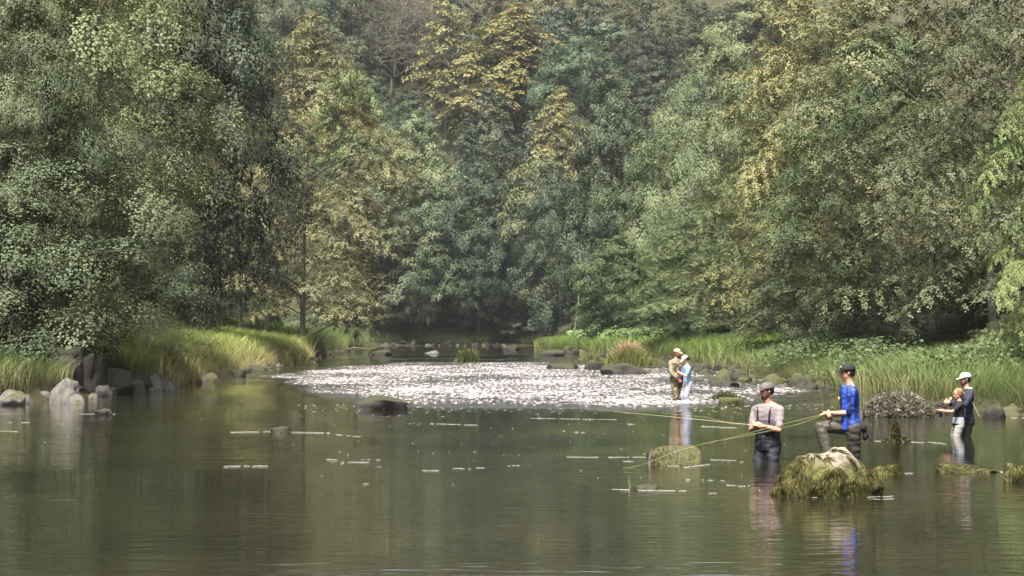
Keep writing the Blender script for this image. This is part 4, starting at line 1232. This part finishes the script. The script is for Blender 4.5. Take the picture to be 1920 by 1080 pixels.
def ring_loft(bm, rings, n=16, cap=True):
    """rings: (center, axis_u, axis_v) ellipses"""
    R = []
    for c, u, v in rings:
        R.append([bm.verts.new(c + u * math.cos(a) + v * math.sin(a)) for a in [2 * math.pi * k / n for k in range(n)]])
    for A, B in zip(R, R[1:]):
        for k in range(n): bm.faces.new((A[k], A[(k + 1) % n], B[(k + 1) % n], B[k]))
    if cap:
        bm.faces.new(R[0][::-1]); bm.faces.new(R[-1])
def limb_b(bm, pts, rad, n=12, squash=1.0, ref=None):
    """rounded tapered limb through pts"""
    pts = [Vector(p) for p in pts]; P, Rr = [], []
    # round ends
    d0 = (pts[1] - pts[0]).normalized(); d1 = (pts[-1] - pts[-2]).normalized()
    for f, g in ((.98, .2), (.7, .7), (.35, .93)): P.append(pts[0] - d0 * rad[0] * f); Rr.append(rad[0] * g)
    for i in range(len(pts)):
        P.append(pts[i]); Rr.append(rad[i])
        if i < len(pts) - 1:
            P.append((pts[i] + pts[i + 1]) / 2); Rr.append((rad[i] + rad[i + 1]) / 2)
    for f, g in ((.35, .93), (.7, .7), (.98, .2)): P.append(pts[-1] + d1 * rad[-1] * f); Rr.append(rad[-1] * g)
    rings = []
    for i, p in enumerate(P):
        t = (P[min(i + 1, len(P) - 1)] - P[max(i - 1, 0)]).normalized()
        rf = ref or Vector((.31, .2, .93)) if abs(t.z) < .8 else (ref or Vector((.9, .3, .1)))
        u = t.cross(rf).normalized(); v = t.cross(u).normalized()
        rings.append((p, u * Rr[i], v * Rr[i] * squash))
    ring_loft(bm, rings, n)
def ball(bm, c, rx, ry, rz, M=None, seg=16):
    M3 = M if M is not None else Matrix.Identity(3)
    r = bmesh.ops.create_uvsphere(bm, u_segments=seg, v_segments=seg // 2 + 2, radius=1)
    for v in r['verts']: v.co = Vector(c) + M3 @ Vector((v.co.x * rx, v.co.y * ry, v.co.z * rz))
def fuse(name, bm, voxel, mat, parent, wrinkle=0., sc=8., smooth_it=2):
    """one continuous skin over the overlapping volumes"""
    bmesh.ops.recalc_face_normals(bm, faces=bm.faces)
    m0 = bpy.data.meshes.new(name); bm.to_mesh(m0); bm.free()
    o = bpy.data.objects.new(name, m0); COL.objects.link(o)
    md = o.modifiers.new('r', 'REMESH'); md.mode = 'VOXEL'; md.voxel_size = voxel
    ms = o.modifiers.new('s', 'SMOOTH'); ms.factor = .5; ms.iterations = smooth_it
    dg = bpy.context.evaluated_depsgraph_get()
    m = bpy.data.meshes.new_from_object(o.evaluated_get(dg)); m.name = name
    bpy.data.objects.remove(o)
    if wrinkle:
        for v in m.vertices:
            c = v.co
            f = noise.noise(Vector((c.x * sc, c.y * sc, c.z * sc * 2.2))) + .5 * noise.noise(c * sc * 2.7)
            v.co = c + v.normal * f * wrinkle
    m.materials.clear(); 
    return link(name, m, mat, parent, True)
def ik(a, b, l1, l2, pole):
    d = b - a; L = min(d.length, (l1 + l2) * .995); d.normalize()
    x = (l1 * l1 - l2 * l2 + L * L) / (2 * L); h = math.sqrt(max(0, l1 * l1 - x * x))
    p = (pole - d * pole.dot(d)).normalized()
    return a + d * x + p * h, a + d * L

def person(label, px, row_water, D, depth, Ht, facing, arms, head, legs=None, lean=0., build=1.0, vox=.012, group=None, **cl):
    """facing in degrees (180 = to the picture's left, 270 = to the camera); arms: hand targets (fwd, right, up above water)"""
    base = at(px, row_water, D); z0 = float(zw(D))
    e = empty('person', (base.x, D, z0 - depth)); tag(e, label, 'person', group)
    H = Ht; fa = math.radians(facing); f = Vector((math.cos(fa), math.sin(fa), 0)); r = Vector((f.y, -f.x, 0)); U = Vector((0, 0, 1))
    def B(fw, rt, up): return f * fw + r * rt + U * up
    hipz = .51 * H
    def T(fw, rt, up):            # upper body, leaning about the hips
        dz = up - hipz; return B(fw + math.sin(lean) * dz, rt, hipz + math.cos(lean) * dz)
    W = build
    def torso(bm, off, z0_, z1_, widen=1.0):
        prof = [(.47, .088, .066), (.51, .096, .070), (.56, .090, .064), (.61, .085, .060), (.67, .091, .063), (.73, .100, .066), (.78, .108, .062), (.81, .098, .052), (.828, .060, .042)]
        rr = []
        for k in range(15):
            z = z0_ + (z1_ - z0_) * k / 14
            a = np.interp(z, [p[0] for p in prof], [p[1] for p in prof]) * W; b = np.interp(z, [p[0] for p in prof], [p[2] for p in prof]) * W
            c = T(.006 * H, 0, z * H); rr.append((c, r * (a * H * widen + off), f * (b * H * widen + off)))
        ring_loft(bm, rr, 20)
    # legs
    legs = legs or [(B(.00, .062 * H, .045 * H), None), (B(.0, -.062 * H, .045 * H), None)]
    LG = []
    for i, (ank, pole) in enumerate(legs):
        sg = 1 if i == 0 else -1
        hip = B(0, sg * .050 * H, .50 * H)
        kn, an = ik(hip, ank, .245 * H, .235 * H, pole or (f + r * sg * .1))
        LG.append((hip, kn, an))
    # arms
    AR = []
    for i, (tgt, pole) in enumerate(arms):
        sg = 1 if i == 0 else -1
        sh = T(.0, sg * .106 * H * W, .785 * H)
        tg = B(tgt[0], tgt[1], tgt[2] + depth)
        el, wr = ik(sh, tg, .172 * H, .150 * H, B(*pole))
        AR.append((sh, el, wr))
    # head
    hf = math.radians(head[0]); pit = math.radians(head[1])
    F0 = Vector((math.cos(hf), math.sin(hf), 0)); Rh = Vector((F0.y, -F0.x, 0))
    Fh = (F0 * math.cos(pit) - U * math.sin(pit)); Uh = Rh.cross(Fh).normalized()
    if Uh.z < 0: Uh = -Uh
    nb = T(.0, 0, .82 * H); hc = nb + (T(.0, 0, .935 * H) - nb) + F0 * .012 * H * (1 + pit)
    k = cl.get('headk', 1.0) * .062 * H if cl.get('headk') else .060 * H
    Mh = Matrix((Rh, Fh, Uh)).transposed()
    def Hd(rt, fw, up): return hc + Mh @ Vector((rt * k, fw * k, up * k))
    # ---- body
    bm = bmesh.new()
    torso(bm, 0, .47, .826)
    limb_b(bm, [T(-.01 * H, 0, .80 * H), hc - Uh * .3 * k], [.036 * H, .030 * H])
    ball(bm, Hd(0, -.12, .22), .74 * k, .92 * k, .86 * k, Mh)
    ball(bm, Hd(0, .12, -.35), .60 * k, .66 * k, .72 * k, Mh)
    ball(bm, Hd(0, .42, -.86), .34 * k, .34 * k, .24 * k, Mh)
    ball(bm, Hd(0, .86, -.30), .13 * k, .22 * k, .16 * k, Mh, 10)
    limb_b(bm, [Hd(0, .72, .05), Hd(0, .92, -.28)], [.09 * k, .12 * k], 8)
    ball(bm, Hd(0, .66, .18), .50 * k, .17 * k, .10 * k, Mh, 10)
    ball(bm, Hd(0, .64, -.62), .26 * k, .16 * k, .10 * k, Mh, 10)
    for sg in (1, -1): ball(bm, Hd(sg * .74, -.10, -.05), .08 * k, .16 * k, .26 * k, Mh, 10)
    for sh, el, wr in AR:
        limb_b(bm, [T(-.008 * H, (sh.dot(r)) * .28, .826 * H), sh], [.026 * H, .027 * H])
        limb_b(bm, [sh, (sh + el) / 2, el], [.027 * H, .025 * H, .021 * H])
        limb_b(bm, [el, el.lerp(wr, .3), wr], [.021 * H, .0225 * H, .0145 * H])
    for hip, kn, an in LG:
        limb_b(bm, [hip, hip.lerp(kn, .5), kn], [.052 * H, .044 * H, .032 * H])
        limb_b(bm, [kn, kn.lerp(an, .35), an], [.032 * H, .032 * H, .020 * H])
        limb_b(bm, [an - U * .012 * H - f * .02 * H, an - U * .022 * H + f * .09 * H], [.024 * H, .018 * H], 10)
    # hands: palm, four curled fingers, a thumb at the side
    for i, (sh, el, wr) in enumerate(AR):
        sg = 1 if i == 0 else -1
        d = (wr - el).normalized()
        inw = -r * sg; side = (U - d * U.dot(d)).normalized()       # thumb side up
        pn = side.cross(d).normalized()
        if pn.dot(inw) < 0: pn = -pn                               # palm looks inward
        hk = H * .98
        pc = wr + d * .028 * hk
        Mp = Matrix((side, pn, d)).transposed()
        ball(bm, pc, .021 * hk, .0095 * hk, .030 * hk, Mp, 12)
        for q, ln in enumerate((.92, 1.0, .94, .76)):
            rt = pc + d * .022 * hk + side * (.0155 - .0105 * q) * hk
            a = rt + (d * .9 + pn * .35) * .022 * hk * ln
            b = a + (d * .15 + pn * .95) * .016 * hk * ln
            c = b + (-d * .75 + pn * .35) * .012 * hk * ln
            limb_b(bm, [rt, a, b, c], [.0056 * hk, .0052 * hk, .0048 * hk, .0042 * hk], 7)
        tr = wr + d * .012 * hk + side * .016 * hk
        t1 = tr + (d * .6 + side * .5 + pn * .5) * .020 * hk
        limb_b(bm, [tr, t1, t1 + (d * .6 + pn * .7) * .018 * hk], [.0075 * hk, .0065 * hk, .005 * hk], 7)
    fuse('body', bm, min(vox, .0105), cl.get('skin', M_SKIN), e, smooth_it=1)
    for sg in (1, -1):
        b2 = bmesh.new(); ball(b2, Hd(sg * .27, .735, .02), .085 * k, .06 * k, .055 * k, Mh, 10)
        m = bpy.data.meshes.new('eye'); b2.to_mesh(m); b2.free(); link('eye', m, M_EYE, e, True)
    b2 = bmesh.new(); ball(b2, Hd(0, .80, -.62), .20 * k, .05 * k, .045 * k, Mh, 10)
    m = bpy.data.meshes.new('mouth'); b2.to_mesh(m); b2.free(); link('mouth', m, M_LIP, e, True)
    # ---- clothing
    def sleeve(bm, sh, el, wr, long, off):
        limb_b(bm, [T(-.008 * H, (sh.dot(r)) * .42, .812 * H), sh], [.027 * H + off, .031 * H + off])
        limb_b(bm, [sh, (sh + el) / 2, el if long else sh.lerp(el, cl.get('slv', .78))], [.031 * H + off, .031 * H + off, .029 * H + off])
        if long: limb_b(bm, [el, el.lerp(wr, .5), wr - (wr - el).normalized() * .012 * H], [.030 * H + off, .029 * H + off, .021 * H + off])
    for nm, mt, z0_, z1_, long, off in cl.get('tops', []):
        bm = bmesh.new(); torso(bm, off, z0_, z1_)
        if long is not None:
            for a in AR: sleeve(bm, *a, long, off * .3)
        fuse(nm, bm, vox * 1.15, mt, e, .0045 * H, 9 / H * 1.8)
    if cl.get('bib'):
        nm, mt, z1_, off = cl['bib']
        bm = bmesh.new(); torso(bm, off, .46, z1_); fuse(nm, bm, vox * 1.2, mt, e, .004 * H, 12)
    if cl.get('legwear'):
        nm, mt, ztop, off = cl['legwear'][:4]
        bm = bmesh.new(); torso(bm, off, .455, ztop)
        ball(bm, B(0, 0, .49 * H), .098 * H * W + off, .074 * H * W + off, .05 * H, Matrix((r, f, U)).transposed())
        for hip, kn, an in LG:
            limb_b(bm, [hip, hip.lerp(kn, .5), kn], [.055 * H + off, .047 * H + off, .038 * H + off])
            limb_b(bm, [kn, kn.lerp(an, .5), an], [.038 * H + off, .038 * H + off, .030 * H + off])
        fuse(nm, bm, vox * 1.2, mt, e, .0055 * H, 9)
        bt = cl.get('boot', M_BLACK)
        for hip, kn, an in LG:
            bm = bmesh.new(); sp = kn.lerp(an, cl.get('boot_top', .82))
            limb_b(bm, [sp, an], [.041 * H + off, .036 * H])
            limb_b(bm, [an - U * .010 * H - f * .02 * H, an - U * .016 * H + f * .095 * H], [.031 * H, .025 * H], 10)
            fuse('boot', bm, .012, bt, e)
    if cl.get('belt'):
        z = cl['belt'][0]; off = cl['belt'][2]
        bm = bmesh.new(); torso(bm, off, z - .012, z + .012); fuse('belt', bm, .009, cl['belt'][1], e)
    for sg, mt in cl.get('straps', []):
        P = []
        for t in np.linspace(0, 1, 9):
            a = math.pi * t
            P.append(T(math.cos(a) * .074 * H * W, sg * (.050 + .010 * math.sin(a)) * H, (.70 + .125 * math.sin(a) ** .6) * H))
        bm = bmesh.new(); limb_b(bm, P, [.0135 * H] * 9, 10, .45); fuse('strap', bm, .008, mt, e)
    # ---- hair
    hr = cl.get('hair')
    if hr:
        bm = bmesh.new(); low = hr[1]
        ball(bm, Hd(0, -.22, .30), .83 * k, .93 * k, .88 * k, Mh)
        ball(bm, Hd(0, -.55, -.10), .70 * k, .52 * k, .60 * k * low, Mh)
        if len(hr) > 2 and hr[2] == 'tail': limb_b(bm, [Hd(0, -1.0, .1), Hd(0, -1.35, -.25), Hd(0, -1.3, -1.1)], [.26 * k, .30 * k, .12 * k])
        o = fuse('hair', bm, vox * .8, hr[0], e, .004, 40)
    if cl.get('beard'):
        bm = bmesh.new()
        ball(bm, Hd(0, .36, -.82), .50 * k, .46 * k, .40 * k, Mh); 
        for sg in (1, -1): ball(bm, Hd(sg * .48, .12, -.48), .16 * k, .34 * k, .40 * k, Mh)
        ball(bm, Hd(0, .74, -.47), .24 * k, .12 * k, .06 * k, Mh, 10)
        fuse('beard', bm, .008, cl['beard'], e, .003, 50)
    cp = cl.get('cap')
    if cp:
        b2 = bmesh.new(); n = 20
        R = []
        for j in range(8):
            a = j / 7 * 1.5; zz = .30 + math.sin(a) * .92; rr = math.cos(a) ** .75
            R.append((Hd(0, -.14, zz), Rh * .88 * k * max(rr, .05), (Fh * 1.06 * k) * max(rr, .05)))
        ring_loft(b2, R, n)
        for v in b2.verts: v.co -= Uh * .05 * k
        m = bpy.data.meshes.new('cap'); b2.to_mesh(m); b2.free(); co = link('cap', m, cp[0], e, True)
        b2 = bmesh.new(); R = []
        yaw = math.radians(cp[2] if len(cp) > 2 else 0)
        Fb = (Fh * math.cos(yaw) + Rh * math.sin(yaw)); Rb = (Rh * math.cos(yaw) - Fh * math.sin(yaw))
        for t_, wd, dz in ((.45, .74, .30), (.9, .74, .29), (1.2, .68, .24), (1.5, .52, .16), (1.68, .25, .10)):
            R.append((hc + Fb * t_ * k - Fb * .12 * k + Uh * dz * k, Rb * wd * k, Uh * .055 * k))
        ring_loft(b2, R, 14)
        m = bpy.data.meshes.new('brim'); b2.to_mesh(m); b2.free(); link('brim', m, cp[1], co, True)
        if cl.get('emblem'):
            b2 = bmesh.new(); ball(b2, Hd(-.12, .80, .72), .30 * k, .12 * k, .20 * k, Mh, 10)
            m = bpy.data.meshes.new('emblem'); b2.to_mesh(m); b2.free(); link('emblem', m, cl['emblem'], co, True)
    return dict(e=e, AR=AR, T=T, B=B, Hd=Hd, k=k, H=H, base=Vector((base.x, D, z0 - depth)), f=f, r=r)

def palm(P, i):
    sh, el, wr = P['AR'][i]; d = (wr - el).normalized()
    return P['base'] + wr + d * .045 * P['H'] + Vector((0, 0, -.004))
def tube_obj(name, pts, rad, mat, parent, n=6):
    V, F = tube_np([tuple(p) for p in pts], rad, n); o = link(name, fast_mesh(name, V, F), mat, parent, True); return o
def rod(label, grip, tip, sag, mat, r0=.007, reel=True, back=.18, line_pts=None, lr=.0035, hand=None):
    e = empty('fishing_rod', grip); tag(e, label, 'fishing rod')
    d = (tip - grip).normalized()
    loc = lambda p: p - grip
    P = [grip.lerp(tip, t) - Vector((0, 0, sag * t * t)) for t in np.linspace(0, 1, 12)]
    tube_obj('blank', [loc(p) for p in P], np.linspace(r0, r0 * .42, 12), mat, e)
    tube_obj('grip', [loc(grip - d * back), loc(grip + d * .06), loc(grip + d * .11)], [.014, .014, .009], M_CORK, e, 10)
    if reel:
        b2 = bmesh.new(); c = -d * .07 + Vector((0, 0, -.055)); side = d.cross(Vector((0, 0, 1))).normalized()
        up = side.cross(d).normalized()
        ring_loft(b2, [(c + side * s_, d * r_, up * r_) for s_, r_ in ((-.022, .030), (-.02, .043), (-.008, .043), (-.006, .028), (.006, .028), (.008, .043), (.02, .043), (.022, .030))], 18)
        m = bpy.data.meshes.new('reel'); b2.to_mesh(m); b2.free(); ro = link('reel', m, M_METAL, e, True)
        tube_obj('reel_foot', [c + up * .04, -d * .07], [.008, .008], M_METAL, ro, 6)
    if line_pts:
        L = []
        for i in range(len(line_pts) - 1):
            for t in np.linspace(0, 1, 8, endpoint=False): L.append(line_pts[i].lerp(line_pts[i + 1], t))
        L.append(line_pts[-1])
        for _ in range(3): L = [L[0]] + [(L[i - 1] + L[i] * 2 + L[i + 1]) / 4 for i in range(1, len(L) - 1)] + [L[-1]]
        tube_obj('fly_line', [loc(p) for p in L], [lr] * len(L), M_LINE, e, 5)
    return e

# 1 - grey cap, mauve tee
D1 = on_water(1438, 862).y
P1 = person('man in grey cap and mauve grey tee over dark chest waders holding a rod', 1440, 862, D1, .70, 1.83, 235,
    [((.30, .02, .50), (-.5, .7, -.6)), ((.26, -.02, .51), (-.4, -.8, -.5))], (198, 6), build=1.08,
    tops=[('tee_shirt', M_TEE, .56, .832, False, .012)], legwear=('waders', M_WADER, .66, .018), bib=('bib', M_BIB, .715, .016),
    straps=[(1, M_BLACK), (-1, M_BLACK)], belt=(.605, M_BLACK, .028), cap=(M_CAPG, M_CAPG), hair=(M_HAIRD, .9), beard=M_BEARD, skin=M_SKINR, slv=.80)
g = palm(P1, 0).lerp(palm(P1, 1), .5)
rod('fly rod of the grey capped man, pointing far left over the water', palm(P1, 0), at(1150, 769, D1 + 2.2), .02, M_RODT, .0065, back=.16,
    line_pts=[palm(P1, 1), at(1370, 795, D1 + .2), at(1330, 783, D1 + .8), at(1240, 774, D1 + 1.6)], lr=.0018)
# net / gear at the back of the belt
bg_ = bmesh.new(); c = P1['T'](-.155, .03, .60 * 1.83)
ball(bg_, c, .05, .05, .075); ball(bg_, c + Vector((.02, 0, -.10)), .03, .03, .06); ball(bg_, c + Vector((.01, 0, -.19)), .02, .02, .05)
o = fuse('belt_pouch', bg_, .012, M_BLACK, P1['e'], .006, 12)
# 2 - blue jersey
D2 = on_water(1592, 872).y
dp = .36
P2 = person('youth in black cap and blue patterned jersey over grey green waders, stepping onto a rock', 1597, 872, D2, dp, 1.78, 188,
    [((.26, .03, .70), (-.7, .3, -.8)), ((.29, .03, .73), (-.6, -.4, -.8))], (182, 4), build=.98,
    legs=[(Vector((-.33, -.06, .50)), Vector((-1, -.1, .3))), (Vector((.15, .06, .06)), Vector((-1, 0, 0)))], lean=.05,
    tops=[('jersey', M_JERSEY, .475, .835, False, .020)], legwear=('waders', M_WGREY, .56, .016), cap=(M_BLACK, M_BLACK), hair=(M_HAIRD, 1.0), emblem=M_WHITE, boot_top=.9, slv=.95)
b2 = bmesh.new(); ball(b2, P2['T'](.150, .045, .725 * 1.78), .012, .035, .035)
m = bpy.data.meshes.new('crest'); b2.to_mesh(m); b2.free(); link('chest_crest', m, M_CORK, P2['e'], True)
for sg in (1, -1):
    Pp = [P2['T'](.02 - .02 * t, sg * (.07 + .15 * t), (.838 - .028 * t * t) * 1.78) + Vector((0, 0, .022)) for t in np.linspace(0, 1, 5)]
    tube_obj('shoulder_piping', Pp, [.006] * 5, M_PATT, P2['e'])
bg_ = bmesh.new(); c = P2['T'](-.15, -.05, .50 * 1.78)
ball(bg_, c, .06, .06, .07); ball(bg_, c + Vector((.03, 0, -.11)), .04, .04, .08); limb_b(bg_, [c, c + Vector((.12, 0, -.20)), c + Vector((.06, 0, -.27))], [.012, .012, .012])
fuse('landing_net', bg_, .012, M_BLACK, P2['e'], .006, 12)
g2 = palm(P2, 1)
tip2 = at(1330, 829, D2 - 1.0)
rod('olive fly rod of the youth in blue, sloping down left past the man', g2, tip2, .02, M_ROD, .006, back=.14,
    line_pts=[g2, at(1500, 795, D2 - .35), at(1400, 817, D2 - .7), tip2, at(1262, 848, D2 - 1.1), at(1215, 868, D2 - 1.0), on_water(1190, 876) + Vector((0, 0, .01)), on_water(1168, 878) + Vector((0, 0, .006))], lr=.0022)
rock(1540, 1580, 846, 872, 77, M_ROCKD, 'dark submerged rock under the front boot of the youth in blue', sub=3)
# 3, 4 - couple in the riffle
D3 = on_water(1272, 751).y
P3 = person('adult in tan cap, tan jacket and camouflage waders, standing in the riffle', 1269, 751, D3, .34, 1.80, 300,
    [((.30, .16, .62), (-.2, 1, -.6)), ((.34, -.06, .66), (-.2, -1, -.6))], (318, 12), build=1.12, vox=.013,
    tops=[('jacket', M_WOLIVE, .52, .835, True, .028)], legwear=('waders', M_CAMO, .56, .02), bib=('vest', M_CAMO, .78, .036),
    cap=(M_CAPT, M_CAPT), hair=(M_HAIRD, .7), beard=M_BEARD, skin=M_SKINR, belt=(.55, M_BLACK, .045), boot_top=.45)
D4 = D3 - .35
P4 = person('youth in white cap, light blue tee and pale lavender trousers, head bowed over the rod', 1290, 752, D4, .30, 1.58, 205,
    [((.26, .10, .80), (-.6, .5, -.6)), ((.30, -.03, .80), (-.4, -.8, -.6))], (205, 32), lean=.10, build=.92, vox=.012,
    tops=[('tee_shirt', M_LBLUE, .52, .832, False, .016)], legwear=('trousers', M_WLAV, .54, .014), cap=(M_CAPW, M_CAPW), hair=(M_HAIRD, 1.3, 'tail'), boot=M_NAVY, boot_top=.35)
rod('short dark rod held between the couple in the riffle', palm(P4, 1), at(1262, 742, D4 - .2), 0, M_METAL, .006, back=.12)
# 5, 6 - child and adult at the right
D5 = on_water(1800, 817).y
P6 = person('adult in white cap and navy jacket behind the child, arms round the rod', 1812, 817, D5 + .42, .62, 1.76, 195,
    [((.26, .12, .62), (-.4, .8, -.6)), ((.40, -.16, .60), (-.3, -.9, -.5))], (186, 6), build=.95, vox=.011,
    tops=[('jacket', M_NAVY, .44, .835, True, .026)], legwear=('waders', M_BLACK, .54, .02), cap=(M_CAPW, M_CAPW), hair=(M_HAIRD, 1.0), beard=M_BEARD, slv=.9)
bm = bmesh.new(); limb_b(bm, [P6['T'](-.02, -.13, .80 * 1.76), P6['T'](-.07, -.04, .835 * 1.76), P6['T'](-.07, .06, .832 * 1.76)], [.022, .03, .022]); fuse('hood', bm, .01, M_CAPW, P6['e'])
P5 = person('child with light brown hair, black top and pale waders, arms out toward the rod', 1798, 817, D5, .42, 1.27, 188,
    [((.30, .08, .44), (-.4, .6, -.7)), ((.33, -.03, .46), (-.3, -.8, -.6))], (196, 10), build=.95, vox=.010, headk=1.16,
    tops=[('black_top', M_BLACK, .58, .832, False, .018), ('hem', M_PATT, .50, .60, None, .022)], legwear=('waders', M_WHITE, .55, .016), belt=(.50, M_BLACK, .03), hair=(M_HAIRL, 1.15, 'tail'), slv=.7)
rod('brown rod held by child and adult, its butt sticking out behind them', palm(P5, 1), at(1700, 742, D5 - .8), .0, M_RODT, .007, back=.12)
butt = at(1836, 781, D5 + .25)  # butt end of the brown rod, built as a separate piece
o = tube_obj('rod_butt', [at(1822, 752, D5 + .22), butt], [.010, .010], M_RODT, None, 8); tag(o, 'pale rod butt showing behind the adult in the navy jacket', 'stick')
